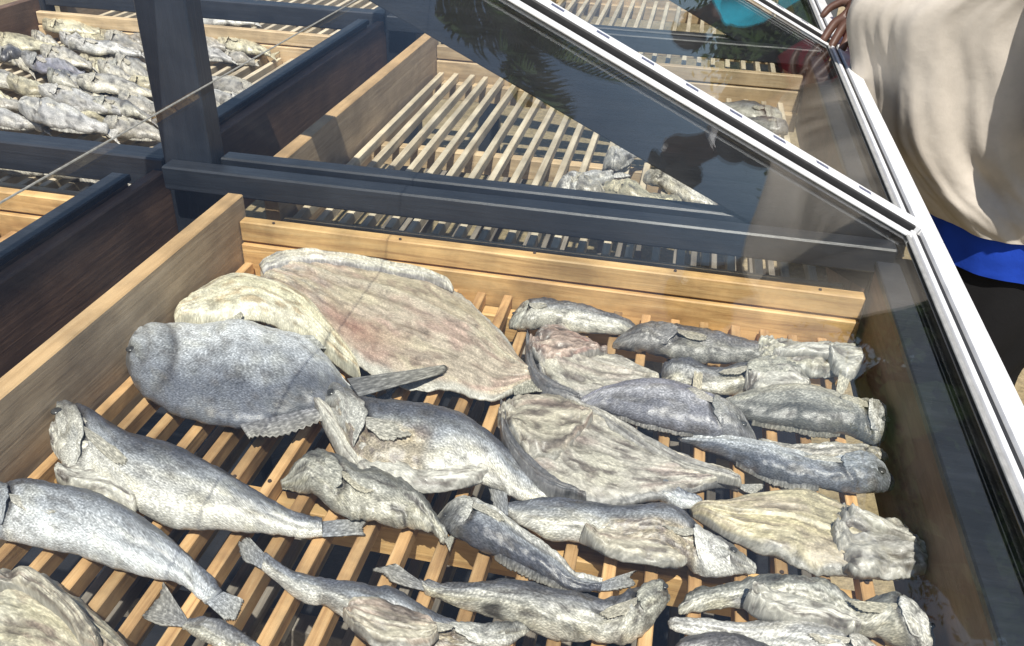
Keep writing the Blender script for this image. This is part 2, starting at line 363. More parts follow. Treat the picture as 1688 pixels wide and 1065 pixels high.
def cr(pts, t):               # Catmull-Rom through points, t in 0..1
    n = len(pts)-1; x = min(max(t, 0), 1)*n; i = min(int(x), n-1); f = x-i
    p0 = pts[max(i-1, 0)]; p1 = pts[i]; p2 = pts[i+1]; p3 = pts[min(i+2, n)]
    return 0.5*((2*p1)+(p2-p0)*f+(2*p0-5*p1+4*p2-p3)*f*f+(3*p1-p0-3*p2+p3)*f**3)
def sm(a, b, x):
    t = min(max((x-a)/(b-a), 0), 1); return t*t*(3-2*t)
def mix(a, b, t): return tuple(a[i]*(1-t)+b[i]*t for i in range(3))
def nz(x, y, z=0.0): return mnoise.noise(Vector((x, y, z)))
def fbm(x, y, z, o=3):
    s, a = 0, 1.0
    for k in range(o):
        s += a*mnoise.noise(Vector((x, y, z))); x *= 2.1; y *= 2.1; z += 7.7; a *= 0.5
    return s
def resample(T, B, z):
    a, b = [onz(*p, z) for p in T], [onz(*p, z) for p in B]
    if len(a) != len(b):
        n = max(len(a), len(b)); a = [cr(a, i/(n-1)) for i in range(n)]; b = [cr(b, i/(n-1)) for i in range(n)]
    return a, b

PAL = {  # back, flank, belly, head
 'silver': ((0.085, 0.09, 0.11), (0.31, 0.325, 0.345), (0.60, 0.585, 0.53), (0.46, 0.45, 0.405)),
 'bluegrey': ((0.13, 0.14, 0.165), (0.41, 0.43, 0.455), (0.60, 0.62, 0.63), (0.29, 0.31, 0.335)),
 'grey': ((0.09, 0.09, 0.10), (0.29, 0.29, 0.29), (0.48, 0.46, 0.39), (0.40, 0.39, 0.33)),
 'lilac': ((0.20, 0.20, 0.225), (0.42, 0.415, 0.44), (0.24, 0.235, 0.275), (0.33, 0.325, 0.30)),
 'olive': ((0.12, 0.12, 0.11), (0.36, 0.355, 0.315), (0.42, 0.40, 0.33), (0.36, 0.35, 0.30)),
 'dark': ((0.09, 0.085, 0.09), (0.19, 0.18, 0.18), (0.28, 0.27, 0.24), (0.22, 0.21, 0.20)),
 'pale': ((0.34, 0.32, 0.28), (0.47, 0.45, 0.40), (0.56, 0.53, 0.45), (0.47, 0.44, 0.36)),
 'white': ((0.42, 0.41, 0.39), (0.55, 0.54, 0.52), (0.60, 0.59, 0.55), (0.52, 0.50, 0.45)),
 'cream': ((0.40, 0.36, 0.25), (0.56, 0.52, 0.37), (0.62, 0.58, 0.42), (0.52, 0.47, 0.33)),
}
seedc = [0]
def whole(label, cat, T, B, pal='silver', h=0.022, back=1, head=0, hu=0.24, crumple=0.25, base=0.0, belly=None, tail=None, fins=(), group='dried fish on the front tray', N1=124, M1=46, hr=0.62, name='dried_fish', eye=True, whitehead=False, gill=1.0, autofin=(0.38, 0.8)):
    """head=0: head at first station, 1: at the last; tail: list of image points of the fin's outer edge; back: side of the dark back (+1 = first list)."""
    seedc[0] += 1; sd = seedc[0]*13.7
    zc = base+h*0.72
    Lp, Rp = resample(T, B, zc)
    if head: Lp, Rp = Lp[::-1], Rp[::-1]
    c0 = (sum(Lp, Vector())+sum(Rp, Vector()))/(2*len(Lp))
    root = thing(name, label, cat, (c0.x, c0.y, base), group)
    pb, pf, pe, ph = PAL[pal]
    length = sum(((Lp[i+1]+Rp[i+1])/2-(Lp[i]+Rp[i])/2).length for i in range(len(Lp)-1))
    vs, cols, fs, uvs = [], [], [], []
    ws = []
    for i in range(N1+1):
        u = i/N1; a = cr(Lp, u); b = cr(Rp, u); ws.append((a-b).length/2)
    ws2 = [sum(ws[max(0, i-3):i+4])/len(ws[max(0, i-3):i+4]) for i in range(N1+1)]
    frames = []
    for i in range(N1+1):
        u = i/N1; a = cr(Lp, u); b = cr(Rp, u); mid = (a+b)/2; ax = (a-b); wd = ax.length/2; ax = ax.normalized()
        q_ = min(1, u/(0.5*hu)); endf = max(0.12, math.sqrt(max(0, 1-(1-q_)**2.2)))*(1 if tail else math.sqrt(max(0.06, min(1, (1-u)/0.06))))
        wd = max(wd*(1+0.05*nz(u*9, sd)+0.03*nz(u*30, sd+2))*(0.10+0.90*endf), 0.002)
        hz = min(h*(1.0-0.45*sm(0.55, 1.0, u)), ws2[i]*hr)*(0.25+0.75*endf)
        wd *= math.sqrt(max(0.6, 1-(0.9*hz/wd)**2)) if wd > 0.004 else 1
        lift = 0.006*crumple*nz(u*4, sd+5)*2
        frames.append((mid, ax, wd, hz))
        for k in range(M1):
            q = 2*math.pi*k/M1; ca, sa = math.cos(q), math.sin(q)
            s = math.copysign(abs(ca)**0.9, ca)
            zz = hz*(math.copysign(abs(sa)**0.85, sa))*(1.0 if sa > 0 else 0.75)
            t = s*back
            X = u*length
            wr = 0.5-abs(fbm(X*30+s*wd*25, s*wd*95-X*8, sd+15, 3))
            disp = 0.0013*fbm(X*60, s*wd*90, sd, 3)+0.0036*(0.5+crumple)*wr+crumple*(0.0055*fbm(X*24, s*wd*34, sd+3, 3)+0.0030*(0.45-abs(fbm(X*60+s, s*wd*70, sd+9, 2))*1.6))
            disp += 0.0048*fbm(X*13, s*1.1, sd+51, 2)*(0.5+0.8*crumple)-0.0026*math.exp(-((t+0.42)/0.16)**2)*sm(0.25, 0.4, u)-0.0016*math.exp(-((t-0.30)/0.06)**2)*sm(0.25, 0.35, u)
            # gill cover step and mouth
            gd = u-hu*(1.13-0.30*abs(t)**2.2)
            groove = math.exp(-(gd/0.016)**2)*(1-0.6*abs(s)**3)*gill if sa > -0.2 else 0
            gd2 = gd+0.40*hu; pre = math.exp(-(gd2/0.012)**2)*(1-abs(s)**2)*gill*(1 if sa > 0 else 0)
            eyr = ((u-0.42*hu)/(0.055*0.3/max(length, 0.1)))**2+((t-0.30)*wd/0.0095)**2
            sock = math.exp(-eyr)*(1 if (sa > 0 and eye) else 0)
            step = 0.0006*sm(0.015, -0.015, gd)*(1 if sa > 0 else 0)*gill
            mouth = math.exp(-((t+0.30+u*1.0)/0.09)**2)*sm(0.62*hu, 0.45*hu, u) if sa > -0.3 else 0
            disp += step-0.0045*groove-0.0055*mouth-0.0015*pre-0.002*sock
            ir = 0.0
            if belly:
                b0, b1 = belly[0], belly[1]
                ir = sm(b0-0.03, b0+0.04, u)*sm(b1+0.03, b1-0.04, u)*sm(0.15+0.25*nz(u*14, sd), -0.25, t)
                disp += ir*(-0.002+0.006*fbm(X*48, s*4, sd+2, 2))
            p = mid+ax*(s*wd)+Vector((0, 0, zz+base+hz*0.75+lift+0.001))
            nrmv = (ax*ca+Vector((0, 0, sa*1.2))).normalized()
            p += nrmv*disp
            if p.z < base+0.0008: p.z = base+0.0008
            vs.append(p); uvs.append((X, q/(2*math.pi)*math.pi*1.3*(ws2[i]+hz)*0.8))
            n1 = fbm(X*22, s*2.2, sd+11, 3)
            tt = t+0.25*n1
            c = mix(pf, pb, sm(0.02, 0.62, tt)) if tt > 0 else mix(pf, pe, sm(0.0, -0.65, tt))
            hm = sm(0.015, -0.015, gd)*gill
            hc = (0.60, 0.59, 0.55) if whitehead else ph
            c = mix(c, mix(hc, pb, 0.6*sm(0.2, 0.7, tt)), 0.8*hm)
            c = mix(c, (0.035, 0.03, 0.03), 0.9*groove); c = mix(c, (0.05, 0.04, 0.038), 0.85*mouth); c = mix(c, (0.09, 0.08, 0.075), 0.5*pre); c = mix(c, (0.04, 0.04, 0.04), 0.8*sock)
            c = mix(c, (0.10, 0.09, 0.08), min(0.92, 0.85*sm(0.24, -0.22, wr)*(0.5+crumple)))  # wrinkle valleys painted darker to stand in for their shade
            if ir: c = mix(c, mix((0.34, 0.28, 0.19), (0.14, 0.10, 0.08), sm(-0.1, 0.35, fbm(X*70, s*6, sd+8, 2))), ir*0.8)
            ll = math.exp(-((t-0.22)/0.03)**2)*(1-hm)*0.25
            c = mix(c, (0.12, 0.12, 0.13), ll)
            ye = sm(0.1, 0.5, fbm(X*30, s*3, sd+21, 2))
            c = mix(c, (c[0]*1.02, c[1]*0.98, c[2]*0.84), ye*0.5)
            k2 = max(0.25, 0.95*(1+(0.22+0.8*min(crumple, 0.5))*fbm(X*34, s*4, sd+31, 3)))
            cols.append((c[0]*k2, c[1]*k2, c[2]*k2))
    for i in range(N1):
        for k in range(M1): fs.append((i*M1+k, i*M1+(k+1) % M1, (i+1)*M1+(k+1) % M1, (i+1)*M1+k))
    vs.append(frames[0][0]+Vector((0, 0, base+frames[0][3]*0.75+0.001-frames[0][0].z))); vs[-1].z = base+frames[0][3]*0.9; cols.append(ph); uvs.append((0, 0))
    for i in range(N1+1): pass
    vs = [Vector(v) for v in vs]
    for i in range(N1):
        pass
    c_a = len(vs)-1
    for k in range(M1): fs.append((c_a, (k+1) % M1, k))
    e = frames[-1]; vs.append(Vector((e[0].x, e[0].y, base+e[3]*0.9))); cols.append(pf); uvs.append((length, 0)); c_b = len(vs)-1
    for k in range(M1): fs.append((c_b, N1*M1+k, N1*M1+(k+1) % M1))
    # mid points carried zc in z: bring down to the tray
    for i in range((N1+1)*M1): vs[i].z -= zc
    for i in range((N1+1)*M1):
        if vs[i].z < base+0.0006: vs[i].z = base+0.0006
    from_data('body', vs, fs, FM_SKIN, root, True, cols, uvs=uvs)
    def surf(u, s_, up):
        x_ = min(max(u, 0), 0.999)*N1; i = int(x_); f_ = x_-i
        m_ = frames[i][0]*(1-f_)+frames[i+1][0]*f_; wd_ = frames[i][2]*(1-f_)+frames[i+1][2]*f_; hz_ = frames[i][3]*(1-f_)+frames[i+1][3]*f_
        p_ = m_+frames[i][1]*(s_*wd_)
        return Vector((p_.x, p_.y, base+hz_*0.75+hz_*(max(0, 1-s_*s_))**0.45+up))
    if gill >= 1 and h > 0.015:
        gv, gc, gf, gu = [], [], [], []; A_, B_ = 22, 20
        for lay in (0, 1):
            for i in range(A_+1):
                for j in range(B_+1):
                    sv = -0.86+1.66*j/B_; e_ = i/A_
                    ue_ = hu*(1.10-0.30*abs(sv)**2.2+0.05*nz(sv*5, sd)); us_ = hu*(0.50-0.05*abs(sv))
                    uu = us_+(ue_-us_)*e_; rim_ = sm(0.75, 1.0, e_)
                    up = (0.0005+0.0038*e_**1.5+0.0016*math.sin(e_*9+sv*3)*e_+0.0025*fbm(e_*3, sv*4, sd+61, 3)*(0.3+crumple))*(1-abs(sv)**4*0.5)
                    gv.append(surf(uu, sv*back, up-(0.0 if lay == 0 else 0.0016)-(0 if e_ < 1 else 0.0)))
                    hc2 = (0.62, 0.61, 0.57) if whitehead else ph
                    k_ = 1+0.45*fbm(e_*4, sv*7, sd+71, 3); c_ = mix(tuple(x*k_ for x in hc2), pb, 0.55*sm(0.3, 0.8, sv)); c_ = mix(c_, (0.10, 0.085, 0.08), 0.45*math.exp(-((e_-0.42)/0.05)**2))
                    gc.append(c_); gu.append((uu*length, sv*0.04))
        o2 = (A_+1)*(B_+1); Wg = B_+1
        for i in range(A_):
            for j in range(B_):
                a_ = i*Wg+j; gf.append((a_, a_+1, a_+Wg+1, a_+Wg)); gf.append((o2+a_, o2+a_+Wg, o2+a_+Wg+1, o2+a_+1))
        for j in range(B_): a_ = A_*Wg+j; gf.append((a_, a_+1, o2+a_+1, o2+a_))
        for i in range(A_):
            a_ = i*Wg; gf.append((a_, a_+Wg, o2+a_+Wg, o2+a_)); a_ = i*Wg+B_; gf.append((a_, o2+a_, o2+a_+Wg, a_+Wg))
        from_data('gill_cover', gv, gf, FM_SKIN, root, True, gc, uvs=gu)
        if autofin:
            zf = surf(hu+0.04, -0.2*back, 0.003).z
            b0 = surf(hu+0.02, 0.02*back, 0); b1 = surf(hu+0.03, -0.28*back, 0)
            e_ = [surf(hu+0.17, 0.0, 0), surf(hu+0.20, -0.25*back, 0), surf(hu+0.16, -0.50*back, 0), surf(hu+0.09, -0.5*back, 0)]
            for q_ in e_: q_.z = zf
            fin('pectoral_fin', [b0, b1], e_, zf, root, mix(pf, (0.40, 0.36, 0.26), 0.5), sd+9, drop=False)
    if tail:
        fin('tail_fin', [(e[0]+e[1]*e[2]*0.95), (e[0]-e[1]*e[2]*0.95)], tail, base+e[3]*0.8, root, mix(pb, pf, 0.55), sd, zin=zc)
    for (nm, base_px, edge_px, col) in fins:
        zb = base+h*1.25
        fin(nm, [onz(*q, zb) for q in base_px], edge_px, zb, root, col or mix(pb, pf, 0.6), sd+4, zin=zb)
    if autofin and h > 0.015:
        u0, u1 = autofin; ii = [int((u0+(u1-u0)*k/8)*N1) for k in range(9)]
        fv, fc, ff = [], [], []; nn = 60
        for sdz in (0.0006, -0.0006):
            for k in range(nn+1):
                x_ = (u0+(u1-u0)*k/nn)*N1; i = min(int(x_), N1-1); fr_ = x_-i
                m_ = frames[i][0]*(1-fr_)+frames[i+1][0]*fr_; a_ = frames[i][1]; wd_ = frames[i][2]*(1-fr_)+frames[i+1][2]*fr_; hz_ = frames[i][3]
                out = (0.001+0.008*math.sin(math.pi*(k/nn)**0.7)*(0.55+0.6*abs(nz(k*0.21, sd)))*(1 if k % 3 else 0.72))
                for q in range(4):
                    d_ = wd_*0.93+out*q/3
                    p_ = m_+a_*back*d_; fv.append(Vector((p_.x, p_.y, max(0.002, base+hz_*0.8-0.5*hz_*q/3)+sdz))); kk = 0.75+0.25*(k % 2)
                    fc.append(tuple(kk*z_ for z_ in mix(pb, (0.36, 0.34, 0.28), 0.15+0.15*q)))
        o2 = (nn+1)*4
        for k in range(nn):
            for q in range(3):
                a_ = k*4+q; ff.append((a_, a_+1, a_+5, a_+4)); ff.append((o2+a_, o2+a_+4, o2+a_+5, o2+a_+1))
            a_ = k*4+3; ff.append((a_, o2+a_, o2+a_+4, a_+4))
        from_data('dorsal_fin', fv, ff, FM_FIN, root, True, fc, uvs=[(q_.x, q_.y) for q_ in fv])
    if eye:
        ue = 0.42*hu; i = int(ue*N1); mid, ax, wd, hz = frames[i]
        sE = 0.30*back
        pos = mid+ax*(sE*wd); top = base+hz*0.75+hz*math.sqrt(max(0, 1-sE*sE))*0.98
        r = min(0.0066, max(0.0034, ws[i]*0.19))
        bm = bmesh.new(); bmesh.ops.create_uvsphere(bm, u_segments=14, v_segments=8, radius=r)
        for v in bm.verts: v.co.z *= 0.45
        me = bpy.data.meshes.new('eye'); bm.to_mesh(me); bm.free(); me.polygons.foreach_set('use_smooth', [True]*len(me.polygons))
        put('eye', me, EYE, root, Vector((pos.x, pos.y, top+0.0008))-root.location)
    return root
def fin(name, basepts, edge, z, root, col, sd, zin=None, nr=18, nt=7, drop=True):
    E_ = [onz(*q, z) for q in edge] if not isinstance(edge[0], Vector) else edge
    b0, b1 = Vector(basepts[0]), Vector(basepts[-1]); b0.z = z; b1.z = z
    vs, cols, fs, uvs = [], [], [], []
    nr = 26
    for side in (1, -1):
        for i in range(nr+1):
            f = i/nr; bs = b0*(1-f)+b1*f; ed = cr(E_, f)
            ragged = 1-0.12*abs(nz(f*14, sd))-0.05*(i % 2)
            for j in range(nt+1):
                g_ = j/nt*ragged; p = bs*(1-g_)+ed*g_
                ray = (0.0009 if drop else 0.0005)*(1 if i % 2 else -1)*(0.4+g_)+0.004*nz(f*3, g_*2, sd)*g_
                p = Vector((p.x, p.y, max(0.0012, z+ray-(g_*0.25*z if drop else g_*0.002))+side*0.0005)); vs.append(p); uvs.append((f*0.03, g_*0.03))
                k = 0.85+0.3*(i % 2)+0.3*nz(f*12, g_*5, sd); c = mix(col, (0.40, 0.37, 0.28), 0.35*g_)
                cols.append((c[0]*k, c[1]*k, c[2]*k))
    Wd = nt+1; off = (nr+1)*Wd
    for i in range(nr):
        for j in range(nt):
            a = i*Wd+j; fs.append((a, a+1, a+Wd+1, a+Wd)); fs.append((off+a, off+a+Wd, off+a+Wd+1, off+a+1))
    for j in range(nt):
        fs.append((j, off+j, off+j+1, j+1)); a = nr*Wd+j; fs.append((a, a+1, off+a+1, off+a))
    for i in range(nr):
        a = i*Wd+nt; fs.append((a, off+a, off+a+Wd, a+Wd))
    return from_data(name, vs, fs, FM_FIN, root, True, cols, uvs=uvs)
FLESH = ((0.41, 0.385, 0.33), (0.36, 0.285, 0.25), (0.50, 0.475, 0.38), (0.11, 0.09, 0.08))
def split(label, T, B, base=0.002, thick=0.010, curl=0.008, crum=0.6, cols4=FLESH, rim=(0.26, 0.26, 0.25), spine=0.1, spinecol=(0.5, 0.46, 0.36), blood=None, tail=None, N1=90, M1=44, parent=None, name='split_dried_fish', part='body', group='dried fish on the front tray', rimside=0, fins=(), streak=0.6, zref=None, headend=0):
    seedc[0] += 1; sd = seedc[0]*17.3
    zr = base+thick if zref is None else zref
    Lp, Rp = resample(T, B, zr)
    c0 = (sum(Lp, Vector())+sum(Rp, Vector()))/(2*len(Lp))
    root = parent if parent else thing(name, label, 'fish', (c0.x, c0.y, base), group)
    length = sum(((Lp[i+1]+Rp[i+1])/2-(Lp[i]+Rp[i])/2).length for i in range(len(Lp)-1))
    vs, cols, fs, uvs = [], [], [], []
    fl, pk, ye, br = cols4; crum0 = crum
    for side in (0, 1):
        for i in range(N1+1):
            u = i/N1; a = cr(Lp, u); b = cr(Rp, u); mid = (a+b)/2; ax = a-b; wd = ax.length/2; ax = ax.normalized()
            X = u*length
            for k in range(M1+1):
                v = 1-2*k/M1; Y = v*wd
                edge = abs(v)**6; crum = crum0*(0.35+1.0*sm(0.42, 0.05, u if not headend else 1-u)+0.35*abs(v)**3)
                nzz = fbm(X*26, Y*30, sd, 4); st = fbm(X*9, v*9, sd+4, 3)
                z = thick*(1-abs(v)**5)+curl*edge*(0.5+1.2*nz(u*7, (1 if v > 0 else 9)+sd))
                z += crum*(0.008*nzz+0.006*(0.4-abs(fbm(X*34, Y*60, sd+6, 3)))*2)+0.0010*fbm(X*16, v*24+2.5*nz(X*14, v*3, sd), sd+43, 2)+0.0035*streak*st*(1-edge)
                z += 0.0045*math.exp(-((v-spine-0.05*nz(u*4, sd))/0.05)**2)*sm(0.02, 0.15, u)
                z *= sm(-0.03, 0.06, u)*sm(1.02, 0.95, u)*0.85+0.15
                wob = 1+0.07*edge*nz(u*16, (3 if v > 0 else 8)+sd)+0.04*edge*nz(u*45, sd+(1 if v > 0 else 2))
                p = mid+ax*(Y*wob)
                top = max(base+z, base+0.002)
                p.z = top if side == 0 else max(0.0006, min(base, top-0.0025)-0.001+curl*edge*0.5)
                vs.append(p); uvs.append((X, Y))
                pv = sm(0.0, 0.45, fbm(X*11, v*2.4, sd+12, 3)); yv = sm(0.0, 0.4, fbm(X*9, v*2.2, sd+22, 3)); bv = sm(0.12, 0.55, fbm(X*30, v*6, sd+32, 3))
                c = mix(fl, pk, pv*0.7); c = mix(c, ye, yv*0.6); hdw = sm(0.34, 0.12, u if not headend else 1-u); c = mix(c, tuple(0.5*x+0.12 for x in rim), 0.55*hdw*sm(-0.2, 0.3, fbm(X*40, v*7, sd+55, 2))); bone = math.exp(-((v-spine)/0.22)**2)*(0.5+0.5*math.sin(X*520+abs(v-spine)*26)); c = tuple(x*(1-0.16*bone) for x in c); c = mix(c, br, bv*0.8)
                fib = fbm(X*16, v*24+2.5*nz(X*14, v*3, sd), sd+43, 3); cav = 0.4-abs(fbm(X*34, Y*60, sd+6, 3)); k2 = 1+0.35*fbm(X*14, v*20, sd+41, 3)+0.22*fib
                c = tuple(max(0.02, x*k2) for x in c); c = mix(c, (0.08, 0.065, 0.055), min(0.9, (0.25+0.8*crum)*sm(0.16, -0.25, cav)))  # crease shade, with some dried blood and dirt, painted into the colour
                c = mix(c, spinecol, 0.6*math.exp(-((v-spine-0.05*nz(u*4, sd))/0.035)**2))
                if blood: 
                    d = ((u-blood[0])/blood[2])**2+((v-blood[1])/blood[3])**2
                    c = mix(c, mix((0.20, 0.09, 0.07), (0.42, 0.27, 0.20), 0.5+0.5*nz(X*80, v*14, sd)), math.exp(-d)*0.85)
                rm = sm(0.80, 0.93, (v if rimside > 0 else -v if rimside < 0 else abs(v))+0.10*nz(u*11, sd+2))
                c = mix(c, tuple(x*(1+0.4*nz(X*40, v*9, sd)) for x in rim), rm*0.85)
                if side: c = rim
                cols.append(c)
    Wd = M1+1; off = (N1+1)*Wd
    for i in range(N1):
        for k in range(M1):
            a = i*Wd+k; fs.append((a, a+Wd, a+Wd+1, a+1)); fs.append((off+a, off+a+1, off+a+Wd+1, off+a+Wd))
        a = i*Wd; fs.append((a, off+a, off+a+Wd, a+Wd)); a = i*Wd+M1; fs.append((a, a+Wd, off+a+Wd, off+a))
    for k in range(M1):
        fs.append((k, k+1, off+k+1, off+k)); a = N1*Wd+k; fs.append((a, off+a, off+a+1, a+1))
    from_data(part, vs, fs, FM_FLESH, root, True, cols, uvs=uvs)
    if tail:
        e0 = Vector(Lp[-1]); e1 = Vector(Rp[-1])
        fin('tail_fin', [e0, e1], tail, base+0.006, root, (0.28, 0.28, 0.27), sd)
    for (nm, bp, ep, c) in fins:
        fin(nm, [onz(*q, base+thick) for q in bp], ep, base+thick, root, c, sd+3)
    return root

# --- front tray, from the back of the tray towards the camera
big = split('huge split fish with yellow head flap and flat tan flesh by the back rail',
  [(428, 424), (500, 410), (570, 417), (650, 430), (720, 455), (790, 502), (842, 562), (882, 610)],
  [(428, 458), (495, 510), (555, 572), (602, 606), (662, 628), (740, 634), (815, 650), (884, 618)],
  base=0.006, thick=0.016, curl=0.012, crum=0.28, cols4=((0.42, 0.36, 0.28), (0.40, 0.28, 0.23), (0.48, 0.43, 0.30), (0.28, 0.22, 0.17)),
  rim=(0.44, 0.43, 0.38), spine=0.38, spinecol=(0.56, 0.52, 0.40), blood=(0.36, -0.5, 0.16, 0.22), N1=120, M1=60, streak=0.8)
split('', [(283, 503), (325, 466), (382, 438), (452, 448), (505, 474), (543, 520), (578, 568), (594, 602)],
  [(285, 514), (340, 512), (398, 506), (440, 511), (482, 532), (522, 556), (562, 587), (592, 606)],
  base=0.014, thick=0.024, curl=0.0, crum=0.25, cols4=((0.62, 0.59, 0.45), (0.62, 0.58, 0.47), (0.66, 0.62, 0.43), (0.40, 0.31, 0.19)), rim=(0.52, 0.50, 0.40),
  spine=0.2, spinecol=(0.62, 0.58, 0.40), parent=big, part='head_flap', N1=80, M1=30, streak=0.7)
split('', [(425, 424), (470, 409), (520, 407), (580, 416), (640, 428), (700, 441), (748, 465)],
  [(432, 440), (480, 428), (530, 424), (588, 432), (645, 442), (700, 452), (746, 470)],
  base=0.018, thick=0.014, curl=0.0, crum=0.3, cols4=((0.52, 0.50, 0.42), (0.46, 0.44, 0.40), (0.55, 0.53, 0.42), (0.32, 0.30, 0.28)), rim=(0.24, 0.23, 0.24),
  spine=0.2, parent=big, part='rolled_edge', N1=60, M1=20, rimside=-1)
pom = whole('round silver pomfret-shaped fish with forked tail beside the tan side board', 'fish',
  [(203, 570), (236, 546), (290, 540), (340, 541), (385, 533), (440, 545), (495, 558), (540, 592), (578, 627), (618, 641)],
  [(203, 592), (224, 640), (270, 673), (330, 696), (400, 707), (460, 697), (520, 676), (560, 657), (590, 651), (618, 655)],
  'bluegrey', h=0.026, back=-1, crumple=0.10, hu=0.22, hr=0.42, base=0.001, autofin=None, tail=[(734, 598), (690, 612), (655, 640), (648, 662), (690, 690)], gill=0.8,
  fins=[('tail_lobe', [(572, 624), (592, 654)], [(740, 595), (739, 598), (737, 602), (734, 606)], (0.15, 0.15, 0.15)), ('anal_fin', [(470, 552), (520, 575)], [(552, 547), (548, 552), (540, 566)], (0.33, 0.34, 0.33)), ('throat_fin', [(365, 534), (392, 536)], [(398, 508), (400, 510)], (0.45, 0.44, 0.38)),
        ('dorsal_fin', [(395, 700), (520, 672)], [(410, 716), (470, 708), (538, 684)], (0.16, 0.16, 0.17)), ('pectoral_fin', [(303, 556), (325, 552)], [(318, 592), (330, 600), (338, 584)], (0.25, 0.25, 0.25))])
whole('long pale grey fish lying flat against the back rail, right of the huge split fish', 'fish',
  [(838, 520), (880, 502), (950, 508), (1010, 520), (1062, 536)], [(840, 536), (872, 541), (905, 537), (960, 546), (1062, 546)], 'grey', h=0.02, crumple=0.35, hu=0.2)
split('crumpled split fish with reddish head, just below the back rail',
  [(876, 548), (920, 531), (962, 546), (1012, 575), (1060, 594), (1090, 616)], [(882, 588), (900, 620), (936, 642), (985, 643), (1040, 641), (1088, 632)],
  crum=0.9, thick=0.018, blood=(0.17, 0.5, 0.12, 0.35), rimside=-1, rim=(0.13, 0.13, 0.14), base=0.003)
whole('dark mottled fish lying along the back rail, its head ending in a pink patch', 'fish',
  [(1010, 553), (1060, 540), (1110, 540), (1170, 553), (1230, 562), (1285, 560)], [(1012, 566), (1060, 578), (1120, 590), (1180, 598), (1240, 596), (1290, 590)], 'dark', h=0.02, crumple=0.45, back=1, hu=0.36)
split('shrivelled bony fish with dangling fins in the far right corner of the front tray',
  [(1245, 562), (1290, 553), (1335, 556), (1380, 558), (1414, 562)], [(1250, 592), (1290, 602), (1335, 606), (1375, 604), (1412, 602)],
  crum=1.5, thick=0.022, cols4=((0.40, 0.38, 0.30), (0.34, 0.31, 0.26), (0.50, 0.48, 0.38), (0.15, 0.13, 0.11)), rim=(0.3, 0.3, 0.27),
  fins=[('dangling_fin', [(1385, 600), (1408, 600)], [(1380, 640), (1392, 645), (1404, 618)], (0.45, 0.43, 0.36))])
whole('small grey fish with crumpled pale head below the dark mottled one', 'fish',
  [(1088, 600), (1125, 590), (1180, 608), (1240, 597), (1290, 592), (1336, 618)], [(1095, 626), (1130, 641), (1190, 647), (1250, 642), (1300, 640), (1340, 634)], 'grey', h=0.016, crumple=0.7, head=1, hu=0.42, eye=False)
whole('smooth lilac grey fish, uppermost of the right-hand row, head to the right', 'fish',
  [(942, 656), (1000, 636), (1060, 631), (1120, 638), (1165, 656), (1205, 674), (1250, 706)], [(948, 664), (1000, 676), (1050, 694), (1100, 706), (1160, 719), (1210, 727), (1248, 722)], 'lilac', h=0.022, crumple=0.12, head=1, back=-1, hu=0.28, base=0.004,
  fins=[('pelvic_fin', [(1140, 650), (1156, 652)], [(1146, 602), (1154, 600), (1160, 606)], (0.52, 0.48, 0.38))])
whole('pale fish with a chalky white head touching the dark right-hand board', 'fish',
  [(1168, 662), (1220, 646), (1290, 638), (1350, 646), (1400, 664), (1440, 668), (1462, 690)], [(1172, 668), (1230, 691), (1290, 702), (1350, 712), (1400, 718), (1438, 736), (1462, 728)], 'olive', h=0.022, crumple=0.18, head=1, back=-1, hu=0.22, whitehead=True)
whole('thin pale fish squeezed between two fish beside the dark right-hand board', 'fish',
  [(1252, 716), (1310, 727), (1370, 730), (1430, 734), (1466, 745)], [(1256, 720), (1310, 746), (1370, 758), (1430, 758), (1466, 756)], 'pale', h=0.013, crumple=0.3, head=1, back=-1, eye=False)
whole('blue-grey fish lying below the thin pale one at the right-hand board', 'fish',
  [(1120, 710), (1180, 716), (1240, 730), (1300, 745), (1360, 757), (1420, 752), (1476, 778)], [(1128, 716), (1205, 755), (1258, 785), (1310, 800), (1370, 806), (1430, 813), (1478, 804)], 'bluegrey', h=0.020, crumple=0.22, head=1, back=-1, hu=0.26)
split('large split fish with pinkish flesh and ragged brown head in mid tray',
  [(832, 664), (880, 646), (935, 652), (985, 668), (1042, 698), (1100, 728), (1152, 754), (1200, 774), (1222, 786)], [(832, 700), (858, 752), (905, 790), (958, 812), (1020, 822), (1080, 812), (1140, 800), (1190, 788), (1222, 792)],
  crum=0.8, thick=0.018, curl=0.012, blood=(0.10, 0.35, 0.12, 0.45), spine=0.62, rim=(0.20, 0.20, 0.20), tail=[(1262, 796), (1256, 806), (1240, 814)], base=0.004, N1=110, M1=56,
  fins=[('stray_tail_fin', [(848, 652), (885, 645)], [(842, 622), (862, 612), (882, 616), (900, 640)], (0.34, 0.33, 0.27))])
whole('large grey fish with gaping cream jaw left of the mid-tray split fish', 'fish',
  [(522, 648), (552, 641), (600, 664), (660, 668), (730, 680), (800, 706), (852, 746), (902, 786), (938, 806)], [(530, 672), (560, 722), (592, 778), (640, 791), (700, 796), (770, 787), (828, 806), (880, 816), (938, 814)], 'silver', h=0.028, crumple=0.22, hu=0.25, belly=(0.12, 0.5), back=1, hr=0.5)
whole('long silver fish with a frilled head at the left, tail pointing right', 'fish',
  [(90, 684), (112, 671), (152, 682), (200, 712), (280, 735), (350, 770), (420, 805), (480, 834), (530, 842)], [(92, 726), (112, 788), (165, 803), (212, 836), (290, 871), (370, 874), (440, 873), (490, 873), (530, 872)], 'silver', h=0.027, crumple=0.14, hu=0.2, hr=0.5, base=0.001,
  tail=[(612, 852), (606, 862), (600, 868), (604, 880)])
